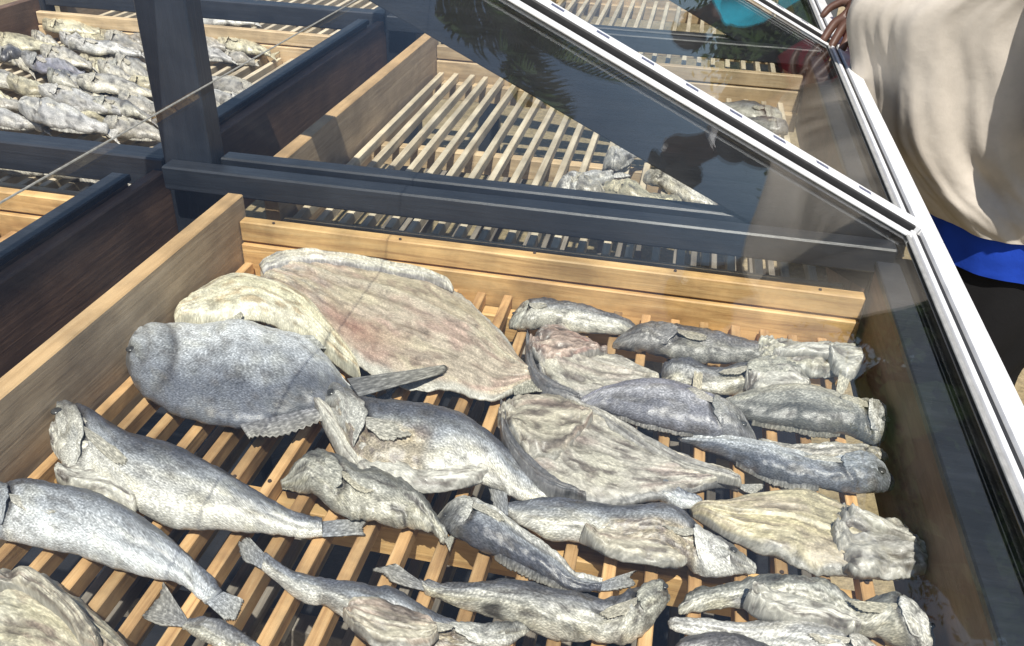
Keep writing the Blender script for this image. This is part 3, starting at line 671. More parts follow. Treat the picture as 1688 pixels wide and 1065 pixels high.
whole('blue-grey fish curving down at the lower left, cut off by the frame', 'fish',
  [(-40, 806), (0, 800), (55, 798), (112, 806), (170, 822), (230, 850), (290, 890), (335, 926), (368, 958)], [(-40, 870), (0, 888), (50, 902), (110, 917), (170, 932), (230, 946), (290, 952), (318, 968), (334, 980)], 'bluegrey', h=0.026, crumple=0.12, back=1, hu=0.17, hr=0.5, eye=False,
  tail=[(402, 988), (396, 1005), (388, 1020), (372, 1022)])
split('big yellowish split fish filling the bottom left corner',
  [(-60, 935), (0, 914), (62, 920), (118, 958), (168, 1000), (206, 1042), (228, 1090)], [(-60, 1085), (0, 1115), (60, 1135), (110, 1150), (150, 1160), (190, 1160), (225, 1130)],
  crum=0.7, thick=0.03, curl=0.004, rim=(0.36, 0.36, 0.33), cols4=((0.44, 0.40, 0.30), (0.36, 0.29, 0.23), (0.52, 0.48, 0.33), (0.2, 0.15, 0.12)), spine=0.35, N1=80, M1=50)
whole('grey fish at the bottom edge with a splayed ragged tail', 'fish',
  [(308, 1008), (350, 1012), (395, 1032), (440, 1058), (500, 1090)], [(298, 1022), (330, 1046), (370, 1078), (420, 1110), (490, 1140)], 'grey', h=0.02, crumple=0.2, head=1, eye=False,
  tail=[(268, 955), (258, 985), (240, 1005), (232, 1016), (262, 1030)])
whole('small crumpled olive fish in the middle left, lying over the silver tail', 'fish',
  [(460, 782), (500, 760), (545, 755), (600, 778), (655, 788), (695, 816), (725, 850), (740, 872)], [(464, 794), (510, 812), (560, 842), (600, 856), (648, 866), (690, 866), (716, 874), (732, 882)], 'olive', h=0.020, crumple=0.8, hu=0.3, base=0.004, hr=0.7, eye=False, tail=[(752, 878), (748, 890), (742, 906)])
whole('speckled blue-grey fish in mid tray, its tail under the fish with a white head', 'fish',
  [(718, 838), (762, 822), (812, 838), (862, 870), (912, 902), (952, 934), (995, 944)], [(720, 852), (750, 882), (800, 912), (850, 932), (900, 952), (950, 966), (992, 962)], 'silver', h=0.022, crumple=0.2, hu=0.22, back=-1, tail=[(1052, 938), (1040, 950), (1050, 962), (1020, 972)])
whole('fish with a smooth white head, dirty belly and upturned tail in mid tray', 'fish',
  [(838, 818), (900, 820), (960, 829), (1030, 838), (1090, 836), (1132, 852), (1165, 876), (1205, 892), (1252, 916)], [(838, 840), (900, 880), (968, 891), (1012, 910), (1080, 919), (1122, 930), (1155, 944), (1210, 943), (1250, 930)], 'silver', h=0.025, crumple=0.25, head=1, hu=0.30, belly=(0.28, 0.66), whitehead=True, back=1, base=0.003,
  tail=[(832, 768), (812, 776), (798, 772), (806, 806), (812, 835)])
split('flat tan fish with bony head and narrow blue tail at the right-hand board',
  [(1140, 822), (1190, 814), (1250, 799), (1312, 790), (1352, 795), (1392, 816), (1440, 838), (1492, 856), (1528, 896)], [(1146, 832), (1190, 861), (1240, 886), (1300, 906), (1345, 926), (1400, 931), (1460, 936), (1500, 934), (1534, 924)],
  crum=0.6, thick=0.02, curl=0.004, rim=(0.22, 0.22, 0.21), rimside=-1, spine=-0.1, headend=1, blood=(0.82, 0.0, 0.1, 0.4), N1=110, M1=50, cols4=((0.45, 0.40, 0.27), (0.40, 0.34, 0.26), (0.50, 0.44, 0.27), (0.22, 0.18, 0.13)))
whole('narrow blue tail piece of a fish poking out left of the flat tan fish', 'fish',
  [(1048, 786), (1090, 798), (1130, 812), (1160, 822)], [(1050, 794), (1085, 824), (1125, 836), (1158, 836)], 'bluegrey', h=0.010, crumple=0.3, head=1, eye=False, gill=0)
whole('silver fish at the bottom with flesh torn open, its tail under the ragged left fish', 'fish',
  [(438, 898), (480, 930), (540, 946), (600, 960), (660, 972), (720, 1002), (780, 1016), (838, 1010), (876, 1016)], [(428, 926), (488, 976), (540, 996), (600, 1044), (660, 1064), (720, 1068), (790, 1064), (840, 1046), (872, 1022)], 'silver', h=0.027, crumple=0.22, head=1, hu=0.3, belly=(0.30, 0.55), back=1,
  tail=[(410, 884), (392, 890), (394, 908), (402, 922)])
whole('dark wrinkled fish at the bottom centre, pointed head raised to the right', 'fish',
  [(690, 940), (735, 950), (790, 955), (860, 955), (930, 974), (990, 984), (1040, 966), (1088, 950), (1108, 958)], [(700, 962), (750, 985), (830, 1010), (900, 1042), (960, 1060), (1010, 1062), (1050, 1050), (1086, 1012), (1108, 976)], 'grey', h=0.025, crumple=0.55, head=1, hu=0.22, back=1,
  tail=[(650, 926), (612, 936), (625, 942), (640, 956)])
whole('crumpled olive fish in the bottom right corner with a chalky head', 'fish',
  [(1120, 980), (1150, 962), (1210, 955), (1262, 940), (1312, 945), (1362, 966), (1412, 992), (1470, 976), (1522, 1006), (1546, 1040)], [(1122, 996), (1170, 994), (1230, 996), (1282, 1012), (1340, 1014), (1400, 1034), (1460, 1054), (1520, 1072), (1546, 1068)], 'olive', h=0.024, crumple=0.75, head=1, hu=0.2, whitehead=True, base=0.003, back=1)
whole('bright silver fish on the bottom edge at the right', 'fish',
  [(1102, 1005), (1150, 1010), (1220, 1018), (1300, 1016), (1370, 1026), (1430, 1046), (1475, 1072)], [(1110, 1024), (1170, 1042), (1240, 1060), (1300, 1080), (1370, 1096), (1430, 1104), (1475, 1096)], 'white', h=0.024, crumple=0.12, head=1, back=1)
whole('dark grey fish mostly below the frame, under the bright silver one', 'fish',
  [(1112, 1052), (1170, 1040), (1230, 1052), (1290, 1078), (1350, 1110)], [(1112, 1085), (1170, 1100), (1230, 1120), (1290, 1135), (1350, 1140)], 'dark', h=0.018, crumple=0.2, head=1, back=1, eye=False)


# --- torn flaps, jaws and skin rolls that stand out on some of the fish
CREAM4 = ((0.50, 0.485, 0.43), (0.42, 0.40, 0.355), (0.58, 0.56, 0.48), (0.14, 0.12, 0.105))
GREY4 = ((0.30, 0.29, 0.27), (0.38, 0.36, 0.31), (0.42, 0.40, 0.34), (0.10, 0.09, 0.085))
DARK4 = ((0.11, 0.11, 0.115), (0.17, 0.165, 0.165), (0.22, 0.21, 0.20), (0.05, 0.05, 0.05))
HEAD4 = ((0.38, 0.35, 0.28), (0.30, 0.22, 0.18), (0.48, 0.44, 0.34), (0.09, 0.07, 0.06))
def flap(root, part, T, B, base, thick, cols4, crum=0.8, rim=(0.3, 0.29, 0.26), n=60, m=26, **k):
    split('', T, B, base=base, thick=thick, curl=0.003, crum=crum, cols4=cols4, rim=rim, parent=root, part=part, N1=n, M1=m, spine=2.0, **k)
_flap0 = flap
def taper(T, B):
    T, B = [Vector(q) for q in T], [Vector(q) for q in B]
    def end(i, j):
        m = (T[i]+B[i])/2; d = (m-(T[j]+B[j])/2)*0.5
        return m+d+(T[i]-m)*0.12, m+d+(B[i]-m)*0.12
    a = end(0, 1); b = end(-1, -2)
    return [a[0]]+T+[b[0]], [a[1]]+B+[b[1]]
def flap(root, part, T, B, *a, **k):
    T, B = taper(T, B); _flap0(root, part, T, B, *a, **k)
def find(lab): return next(o for o in bpy.data.objects if o.get('label', '').startswith(lab))
r_ = find('large grey fish with gaping')
flap(r_, 'lower_jaw', [(519, 646), (542, 662), (580, 712), (612, 772)], [(516, 656), (536, 700), (566, 752), (598, 784)], 0.018, 0.016, CREAM4, 0.5)
flap(r_, 'belly_flap', [(600, 715), (650, 722), (700, 738), (770, 752)], [(598, 784), (645, 794), (705, 797), (775, 786)], 0.016, 0.016, CREAM4, 1.3)
r_ = find('long silver fish with a frilled')
flap(r_, 'skull', [(86, 690), (104, 670), (150, 682), (192, 712)], [(92, 738), (116, 748), (150, 744), (184, 732)], 0.026, 0.020, CREAM4, 0.9, rim=(0.4, 0.39, 0.35))
flap(r_, 'throat_flap', [(104, 764), (132, 754), (176, 748), (206, 768)], [(106, 792), (142, 804), (182, 816), (214, 834)], 0.022, 0.014, CREAM4, 0.8, rim=(0.42, 0.40, 0.34))
r_ = find('large split fish with pinkish')
flap(r_, 'skin_roll', [(834, 664), (842, 704), (876, 748), (920, 784), (952, 802)], [(824, 686), (832, 728), (860, 770), (906, 800), (948, 810)], 0.008, 0.022, DARK4, 0.9, rim=(0.15, 0.15, 0.15))
flap(r_, 'torn_head', [(832, 660), (866, 640), (918, 642), (962, 664)], [(842, 706), (874, 736), (920, 744), (956, 706)], 0.014, 0.020, HEAD4, 2.0)
flap(r_, 'skin_band', [(948, 655), (1000, 674), (1060, 708), (1120, 740), (1192, 770)], [(958, 676), (1000, 698), (1055, 732), (1115, 764), (1186, 782)], 0.014, 0.014, GREY4, 0.5)
r_ = find('crumpled split fish with reddish')
flap(r_, 'skin_roll', [(876, 556), (884, 592), (906, 618), (942, 638)], [(866, 574), (870, 606), (892, 636), (934, 652)], 0.006, 0.022, DARK4, 0.9, rim=(0.13, 0.13, 0.14))
flap(r_, 'torn_head', [(884, 546), (918, 530), (960, 544), (990, 562)], [(890, 584), (920, 590), (952, 580), (984, 576)], 0.014, 0.018, ((0.34, 0.26, 0.21), (0.30, 0.14, 0.11), (0.45, 0.42, 0.33), (0.1, 0.07, 0.06)), 1.8)
r_ = find('flat tan fish with bony')
flap(r_, 'bony_head', [(1392, 822), (1440, 838), (1490, 854), (1530, 892)], [(1400, 926), (1450, 936), (1500, 935), (1538, 926)], 0.010, 0.018, GREY4, 2.0)
flap(r_, 'gill_bone', [(1418, 838), (1448, 850), (1482, 866), (1508, 880)], [(1410, 848), (1442, 862), (1476, 878), (1504, 890)], 0.024, 0.012, CREAM4, 1.2, n=30, m=12)
r_ = find('shrivelled bony fish')
flap(r_, 'gill_bone', [(1296, 566), (1330, 562), (1372, 570)], [(1292, 580), (1330, 578), (1370, 584)], 0.022, 0.012, CREAM4, 1.5, n=36, m=14)
flap(r_, 'lower_jaw', [(1372, 566), (1396, 562), (1416, 566)], [(1380, 600), (1398, 612), (1414, 606)], 0.016, 0.018, CREAM4, 1.2, n=36, m=18)
r_ = find('small grey fish with crumpled')
flap(r_, 'gill_cover', [(1236, 604), (1264, 592), (1296, 596), (1320, 616)], [(1246, 640), (1270, 642), (1300, 640), (1326, 634)], 0.012, 0.014, CREAM4, 1.6, n=44, m=20)
r_ = find('big yellowish split')
flap(r_, 'skin_fold', [(-20, 930), (40, 928), (90, 955), (130, 990), (160, 1030)], [(-20, 962), (30, 962), (70, 985), (105, 1015), (130, 1050)], 0.03, 0.018, HEAD4, 1.4)
r_ = find('silver fish at the bottom with flesh torn')
flap(r_, 'belly_flap', [(580, 985), (620, 978), (660, 985), (700, 1008)], [(585, 1030), (620, 1052), (665, 1060), (705, 1052)], 0.026, 0.014, HEAD4, 1.4)
r_ = find('fish with a smooth white head')
flap(r_, 'belly_flap', [(980, 868), (1020, 850), (1070, 852), (1125, 862)], [(975, 888), (1015, 908), (1078, 918), (1122, 922)], 0.020, 0.014, HEAD4, 1.3)
r_ = find('crumpled olive fish in the bottom right')
flap(r_, 'belly_flap', [(1250, 968), (1300, 972), (1350, 985), (1400, 1008)], [(1255, 1006), (1300, 1012), (1350, 1016), (1396, 1032)], 0.020, 0.014, CREAM4, 1.6)

# --- heap on the left tray and a few on the far ones
def small(label, a, b, wpx, pal, base=0.0, h=0.017, crumple=0.35, group='dried fish heaped on the left tray', bend=0.0, flip=False):
    ax, ay = a; bx, by = b; dx, dy = bx-ax, by-ay; l = math.hypot(dx, dy); nx, ny = dy/l, -dx/l
    if ny > 0: nx, ny = -nx, -ny
    prof = [0.35, 0.85, 1.0, 0.95, 0.75, 0.45, 0.28]
    T, B = [], []
    for i, q in enumerate(prof):
        t = i/(len(prof)-1); x = ax+dx*t; y = ay+dy*t+bend*math.sin(math.pi*t)
        T.append((x+nx*wpx/2*q, y+ny*wpx/2*q)); B.append((x-nx*wpx/2*q, y-ny*wpx/2*q))
    ex, ey = bx+dx/l*wpx*0.75, by+dy/l*wpx*0.75
    return whole(label, 'fish', T, B, pal, h=h, crumple=crumple, base=base, back=random.choice((1, -1)), N1=40, M1=20, group=group, eye=False,
        tail=[(ex+nx*wpx*0.45, ey+ny*wpx*0.45), (bx+dx/l*wpx*0.4, by+dy/l*wpx*0.4), (ex-nx*wpx*0.45, ey-ny*wpx*0.45)])
HEAP = [
 ((70, 42), (165, 52), 24, 'cream', 0.02, 'yellowish fish at the top of the left heap, against the far rail'),
 ((-20, 66), (92, 76), 26, 'cream', 0.015, 'cream fish at the upper left edge of the heap, below the dark board'),
 ((112, 50), (232, 62), 24, 'cream', 0.0, 'broad cream fish under the far rail of the left tray'),
 ((172, 62), (238, 82), 26, 'pale', 0.02, 'pale round-headed fish left of the black post, near the far rail'),
 ((-10, 82), (48, 112), 30, 'pale', 0.0, 'pale bent fish on the left edge of the heap'),
 ((66, 84), (152, 106), 26, 'pale', 0.02, 'pale slim fish in the upper middle of the heap'),
 ((112, 74), (232, 86), 17, 'white', 0.03, 'slender bluish white fish lying across the upper heap'),
 ((36, 96), (140, 124), 30, 'lilac', 0.01, 'lilac grey fish in the middle of the left heap'),
 ((190, 98), (256, 136), 28, 'pale', 0.02, 'pale fish diving behind the black post at mid height'),
 ((130, 104), (200, 118), 24, 'cream', 0.0, 'cream fish half buried in the middle of the heap'),
 ((78, 128), (130, 142), 22, 'grey', 0.02, 'short grey fish near the centre of the heap'),
 ((126, 134), (256, 156), 27, 'pale', 0.03, 'long pale fish reaching the black post in the lower heap'),
 ((-45, 124), (58, 148), 30, 'pale', 0.01, 'pale fish cut by the left edge, middle of the heap'),
 ((62, 147), (200, 184), 28, 'white', 0.02, 'long whitish fish just above the front fish of the heap'),
 ((-60, 160), (36, 176), 32, 'pale', 0.01, 'pale fish cut by the left edge, lower in the heap'),
 ((195, 164), (275, 186), 25, 'pale', 0.02, 'pale fish crossing behind the thin wire beside the post'),
 ((-50, 186), (70, 208), 25, 'white', 0.01, 'white fish at the lower left edge, just above the black beam'),
 ((30, 176), (178, 214), 42, 'white', 0.03, 'plump whitish fish, nearest of the left heap'),
 ((168, 206), (278, 226), 28, 'pale', 0.01, 'pale fish lying on the near rim of the heap beside the post'),
 ((90, 196), (170, 214), 26, 'pale', 0.0, 'pale fish half hidden under the plump whitish one'),
 ((240, 108), (330, 132), 26, 'pale', 0.01, 'pale fish mostly hidden behind the black post, upper one'),
 ((248, 160), (335, 182), 28, 'pale', 0.01, 'pale fish mostly hidden behind the black post, lower one'),
 ((430, 156), (322, 128), 25, 'pale', 0.02, 'pale fish right of the black post, head on the dark board'),
 ((408, 172), (318, 152), 18, 'white', 0.01, 'slim white fish right of the black post, under its pale neighbour'),
 ((306, 62), (372, 77), 20, 'pale', 0.01, 'pale fish right of the post, close to the far rail'),
 ((355, 66), (446, 88), 22, 'cream', 0.01, 'cream fish on the bare slats by the far rail'),
 ((310, 87), (382, 97), 17, 'white', 0.01, 'small white fish right of the post, second from the far rail'),
 ((365, 95), (420, 102), 13, 'pale', 0.0, 'tiny pale fish lying on the bare slats right of the post'),
 ((322, 186), (372, 176), 22, 'pale', 0.0, 'pale fish scrap in the near right corner of the left tray'),
 ((318, 204), (350, 200), 20, 'pale', 0.0, 'pale fish scrap right at the foot of the black post'),
 ((80, 283), (215, 300), 20, 'pale', 0.0, 'pale fish strip seen under the left black beam'),
 ((-30, 268), (70, 280), 18, 'pale', 0.0, 'pale fish strip under the left black beam at the picture edge'),
]
for a, b, wpx, pal, bs, lab in HEAP: small(lab, a, b, wpx*0.86, pal, bs, crumple=0.45, bend=random.uniform(-3, 3))
rh = random.Random(11)
for k in range(26):          # the under layer of the heap: fish nobody can tell apart
    fx, fy = rh.uniform(-20, 300), rh.uniform(0, 1); yy = 58+fy*140
    if 215 < fx < 250 and False: continue
    dl = rh.uniform(55, 95)*(0.75+0.4*fy); sl_ = rh.uniform(0.08, 0.42)*rh.choice((1, 1, 1, -0.4))
    small('pale slim dried fish half buried in the left heap', (fx-dl/2, yy-dl*sl_/2), (fx+dl/2, yy+dl*sl_/2), rh.uniform(14, 22), rh.choice(('pale', 'white', 'pale', 'cream', 'grey')), 0.0 if k % 2 else 0.016, crumple=0.6, bend=rh.uniform(-4, 4), group='half buried fish of the left heap')
FARG = 'dried fish on the far trays'
for a, b, wpx, pal, lab in [((352, 4), (432, 22), 10, 'white', 'thin white fish at the top edge right of the post'), ((392, 10), (462, 15), 8, 'white', 'second thin white fish at the top edge, right of the first'),
    ((300, 30), (420, 36), 16, 'white', 'white fish peeping over the second black beam right of the post'), ((120, 2), (215, 8), 12, 'white', 'white fish at the top edge left of the post'), ((480, 30), (600, 36), 9, 'white', 'sliver of white fish near the top, left of the tall tan board')]:
    small(lab, a, b, wpx, pal, 0.0, group=FARG)
small('pale fish on the bare tray, tail against the black rafter', (912, 322), (1012, 284), 34, 'white', 0.0, group=FARG, crumple=0.8, h=0.022)
small('curled white fish at the edge of the rafter on the bare tray', (995, 268), (1056, 250), 26, 'white', 0.012, group=FARG, crumple=0.9, h=0.02)
small('cream fish on the bare tray just above the long black beam', (992, 312), (1110, 344), 30, 'cream', 0.01, group=FARG, crumple=0.8, h=0.02)
small('pale crumpled fish between the beam and the slats of the bare tray', (930, 300), (1010, 322), 26, 'pale', 0.012, group=FARG, crumple=0.9)
whole('pale fish lying on the bare tray along the black rafter', 'fish', [(1060, 286), (1100, 290), (1140, 308), (1185, 332)], [(1062, 296), (1095, 312), (1130, 328), (1178, 340)], 'pale', h=0.014, crumple=0.5, eye=False, group=FARG)
whole('pale fish strip just behind the beam at the foot of the rafter', 'fish', [(1040, 318), (1080, 322), (1120, 335), (1128, 345)], [(1040, 345), (1070, 352), (1110, 356), (1126, 356)], 'cream', h=0.014, crumple=0.8, eye=False, group=FARG)
whole('small white fish scrap at the foot of the rafter', 'fish', [(1174, 350), (1192, 344), (1215, 356)], [(1176, 358), (1195, 362), (1218, 362)], 'white', h=0.012, crumple=0.5, eye=False, group=FARG)
small('grey fish seen past the white bar, against the far rail', (1290, 196), (1170, 172), 22, 'grey', 0.0, group=FARG)
small('olive fish seen past the white bar, left of the grey one', (1120, 166), (1195, 186), 18, 'olive', 0.0, group=FARG)
small('dark fish seen past the white bar, nearest the rafter', (1300, 214), (1215, 200), 18, 'dark', 0.0, group=FARG)

# ------------------------------------------------------------------ people
SKIN = plain('dark_brown_skin', (0.085, 0.04, 0.027), 0.5, 60, 0.2, 0.15)
HAIR = plain('black_hair', (0.012, 0.010, 0.009), 0.7, 90, 0.5, 0.8, bdist=0.01)
def cloth(name, c, rough=0.85, warp=500):
    return plain(name, c, rough, 14, 0.10, 0.35, 0.2, bdist=0.006)
C_BEIGE = cloth('beige_cotton', (0.47, 0.43, 0.375)); C_BLUE = cloth('bright_blue_cloth', (0.012, 0.055, 0.42)); C_BLACK = cloth('black_cloth', (0.008, 0.008, 0.009))
C_RED = cloth('red_cloth', (0.40, 0.03, 0.05)); C_TURQ = cloth('turquoise_cloth', (0.02, 0.34, 0.48)); C_WHITE = cloth('white_cloth', (0.75, 0.75, 0.76)); C_GREY = cloth('grey_cloth', (0.12, 0.13, 0.14))
def skin_mesh(name, verts, edges, radii, m, parent, root_i=0, sub=2):
    me = bpy.data.meshes.new(name+'_cage'); me.from_pydata([tuple(Vector(v)) for v in verts], edges, []); me.update()
    o = bpy.data.objects.new(name, me); COL.objects.link(o)
    sk = o.modifiers.new('skin', 'SKIN'); sk.use_smooth_shade = True; sk.branch_smoothing = 0.5
    for i, r in enumerate(radii):
        d = me.skin_vertices[0].data[i]; d.radius = (r, r) if not isinstance(r, tuple) else r; d.use_root = (i == root_i)
    ss = o.modifiers.new('sub', 'SUBSURF'); ss.levels = sub; ss.render_levels = sub
    dg = bpy.context.evaluated_depsgraph_get(); ev = o.evaluated_get(dg)
    nm = bpy.data.meshes.new_from_object(ev); bpy.data.objects.remove(o)
    for v in nm.vertices: v.co = v.co-parent.location
    nm.polygons.foreach_set('use_smooth', [True]*len(nm.polygons)); nm.materials.clear(); nm.materials.append(m); nm.name = name
    return put(name, nm, None, parent)
def loft(name, rings, m, parent, seg=96, folds=0.0, kf=9, seed=0, closed=True, sub=6, bot=True, wr=0):
    sub = 16 if wr else sub
    """rings: (cx, cy, z, rx, ry, fold amount)"""
    vs, fs = [], []
    n = len(rings); total = (n-1)*sub
    V = [Vector(r[:3]) for r in rings]; R2 = [Vector((r[3], r[4], r[5])) for r in rings]
    for i in range(total+1):
        t = i/total; c = cr(V, t); r = cr(R2, t)
        for k in range(seg):
            a = 2*math.pi*k/seg
            f = r.z*(0.55*math.sin(kf*a+2.2*nz(t*2.2, seed)+1.5*nz(a*0.7, seed+3))+0.7*fbm(math.cos(a)*2.2+seed, math.sin(a)*2.2, t*1.6, 3)+0.35*fbm(math.cos(a)*5, math.sin(a)*5+seed, t*7, 2))
            if wr: f += 0.006*(0.5-abs(fbm(math.cos(a)*3.2+t*5, math.sin(a)*3.2, c.z*11+a*1.5, 3)))*sm(0.35, -0.1, c.z)
            vs.append(Vector((c.x+math.cos(a)*(r.x+f), c.y+math.sin(a)*(r.y+f), c.z+0.35*r.z*nz(a*1.5, seed, t*0.1)*(1 if i == 0 else 0.3))))
    for i in range(total):
        for k in range(seg): fs.append((i*seg+k, i*seg+(k+1) % seg, (i+1)*seg+(k+1) % seg, (i+1)*seg+k))
    fs.append(tuple(total*seg+k for k in range(seg)))
    return from_data(name, vs, fs, m, parent)
def hand_chain(V, E, R, wrist, wi, dirv, side, nrmv, curl=0.3, s=1.0):
    """adds palm and five fingers to a skin graph; dirv along hand, side towards thumb, nrmv palm normal (fingers curl along it)"""
    dirv = dirv.normalized(); side = side.normalized(); nrmv = nrmv.normalized()
    def add(p, r, par): V.append(p); R.append(r); E.append((par, len(V)-1)); return len(V)-1
    pm = add(wrist+dirv*0.045*s, (0.034*s, 0.018*s), wi)
    for q, (off, ln) in enumerate(((0.031, 0.066), (0.0105, 0.074), (-0.0105, 0.070), (-0.030, 0.056))):
        k0 = add(wrist+dirv*0.088*s+side*off*s, 0.0115*s, pm)
        k1 = add(V[k0]+(dirv*0.75+nrmv*curl*0.5+side*off*3)*ln*0.55*s, 0.0100*s, k0)
        add(V[k1]+(dirv*0.45+nrmv*curl*0.9+side*off*1)*ln*0.5*s, 0.0085*s, k1)
    t0 = add(wrist+dirv*0.040*s+side*0.038*s, 0.011*s, pm)
    t1 = add(V[t0]+(dirv*0.6+side*0.6+nrmv*curl*0.4)*0.036*s, 0.009*s, t0)
    add(V[t1]+(dirv*0.8+side*0.2+nrmv*curl*0.6)*0.030*s, 0.0075*s, t1)
def person(label, feet, pelvis, chest, neck, head, armL, armR, group='people around the dryer', face=Vector((-1, 0, 0)), skin=SKIN):
    """armL/armR: shoulder, elbow, wrist, hand direction"""
    P = Vector((pelvis[0], pelvis[1], GZ))
    root = thing('person', label, 'person', P, group)
    V, E, R = [Vector(pelvis)], [], [(0.15, 0.12)]
    def add(p, r, par): V.append(Vector(p)); R.append(r); E.append((par, len(V)-1)); return len(V)-1
    wa = add(Vector(pelvis)*0.55+Vector(chest)*0.45, (0.135, 0.105), 0); ch = add(chest, (0.15, 0.115), wa); nk = add(neck, 0.055, ch)
    hd = Vector(head); n2 = add(hd-(hd-Vector(neck)).normalized()*0.08, (0.062, 0.068), nk); h1 = add(hd, (0.078, 0.092), n2); add(hd+(hd-Vector(neck)).normalized()*0.085, (0.055, 0.065), h1)
    f = face.normalized()
    nose = add(hd+f*0.098-Vector((0, 0, 0.012)), 0.014, h1)
    for ft, sgn in zip(feet, (1, -1)):
        ft = Vector(ft); hip = add(Vector(pelvis)+(ft-Vector(pelvis))*Vector((1, 1, 0)).length*0, 0.1, 0) if False else None
        hipp = Vector((pelvis[0]+(ft.x-pelvis[0])*0.7, pelvis[1]+(ft.y-pelvis[1])*0.7, pelvis[2]-0.08))
        hi = add(hipp, 0.095, 0); kn = add((hipp+ft)/2+f*0.02, 0.062, hi); an = add(ft+Vector((0, 0, 0.08)), 0.042, kn); add(ft+f*0.13+Vector((0, 0, 0.035)), (0.042, 0.03), an)
    for (sh, el, wr, hdv, sd_, nv) in (armL, armR):
        a = add(sh, 0.06, ch); b = add(el, 0.043, a); c = add(wr, 0.028, b); hand_chain(V, E, R, Vector(wr), c, Vector(hdv), Vector(sd_), Vector(nv), s=1.2)
    skin_mesh('body', V, E, R, skin, root)
    # eyes and hair
    sidev = f.cross(Vector((0, 0, 1))).normalized()
    for s in (1, -1):
        bm = bmesh.new(); bmesh.ops.create_uvsphere(bm, u_segments=12, v_segments=8, radius=0.011)
        me = bpy.data.meshes.new('eye'); bm.to_mesh(me); bm.free(); put('eye', me, C_WHITE, root, hd+f*0.080+sidev*s*0.032+Vector((0, 0, 0.018))-root.location)
        bm = bmesh.new(); bmesh.ops.create_uvsphere(bm, u_segments=12, v_segments=8, radius=0.02)
        for v in bm.verts: v.co = Vector((v.co.x*0.8, v.co.y*0.5, v.co.z*1.4))
        me = bpy.data.meshes.new('ear'); bm.to_mesh(me); bm.free(); put('ear', me, skin, root, hd+sidev*s*0.088-root.location)
    bm = bmesh.new(); bmesh.ops.create_icosphere(bm, subdivisions=4, radius=0.112)
    for v in bm.verts:
        k = 1+0.07*fbm(v.co.x*60, v.co.y*60, v.co.z*60, 2); v.co *= k
    upv = Vector((0, 0, 1))
    kill = [v for v in bm.verts if v.co.dot(f) > 0.045 and v.co.z < 0.05 or v.co.z < -0.055]
    bmesh.ops.delete(bm, geom=kill, context='VERTS')
    me = bpy.data.meshes.new('hair'); bm.to_mesh(me); bm.free(); me.polygons.foreach_set('use_smooth', [True]*len(me.polygons))
    put('hair', me, HAIR, root, hd+Vector((0, 0, 0.02))-f*0.012-root.location)
    return root
Z = Vector((0, 0, 1))
# the person in the beige tunic, bending over the glass from the right
YC = 1.12
p1 = person('person in long beige tunic, blue hem and black skirt, standing at the right edge',
  [(1.62, 1.03, GZ), (1.66, 1.21, GZ)], (1.60, YC, 0.0), (1.51, YC, 0.40), (1.49, YC, 0.58), (1.46, YC, 0.73),
  ((1.49, 0.94, 0.50), (1.54, 0.87, 0.24), (1.60, 0.90, 0.02), (0.2, 0.1, -0.8), (-0.9, 0.2, 0), (0.1, 0.9, 0.1)), ((1.49, 1.30, 0.50), (1.54, 1.37, 0.24), (1.58, 1.35, 0.02), (0.2, -0.1, -0.8), (-0.9, -0.2, 0), (0.1, -0.9, 0.1)))
loft('tunic', [(1.625, YC, -0.225, 0.25, 0.195, 0.012), (1.585, YC, -0.165, 0.285, 0.195, 0.016), (1.53, YC, -0.10, 0.305, 0.17, 0.024), (1.465, YC, -0.01, 0.312, 0.165, 0.026), (1.415, YC, 0.14, 0.308, 0.16, 0.026), (1.372, YC, 0.28, 0.300, 0.16, 0.02), (1.455, YC, 0.40, 0.225, 0.18, 0.01), (1.485, YC, 0.48, 0.175, 0.20, 0.008), (1.49, YC, 0.545, 0.12, 0.18, 0.005), (1.49, YC, 0.59, 0.07, 0.075, 0.002)], C_BEIGE, p1, 220, kf=8, seed=4, wr=1)
for s_, y in ((1, 0.92), (-1, 1.32)):
    v_, f_ = tube_mesh('sleeve', [(1.485, y+0.04*s_, 0.53), (1.50, y-0.02*s_, 0.43), (1.515, y-0.05*s_, 0.33), (1.53, y-0.062*s_, 0.24), (1.545, y-0.05*s_, 0.15), (1.58, y-0.035*s_, 0.06)], [0.075, 0.082, 0.084, 0.084, 0.088, 0.092], 28)
    v_ = [q+Vector((0.012*fbm(q.x*14, q.y*14, q.z*9, 3), 0.012*fbm(q.x*14+5, q.y*14, q.z*9, 3), 0)) for q in v_]
    from_data('sleeve', v_, f_, C_BEIGE, p1)
loft('blue_hem', [(1.645, YC, -0.335, 0.245, 0.18, 0.006), (1.635, YC, -0.27, 0.242, 0.18, 0.006), (1.62, YC, -0.19, 0.235, 0.175, 0.005), (1.58, YC, -0.06, 0.20, 0.15, 0.003)], C_BLUE, p1, 96, kf=8, seed=9)
loft('skirt', [(1.56, YC, -0.80, 0.16, 0.17, 0.03), (1.57, YC, -0.66, 0.17, 0.17, 0.022), (1.61, YC, -0.5, 0.205, 0.172, 0.010), (1.635, YC, -0.33, 0.215, 0.160, 0.003), (1.63, YC, -0.2, 0.19, 0.14, 0.001), (1.61, YC, -0.08, 0.15, 0.12, 0.001)], C_BLACK, p1, 96, kf=10, seed=12)
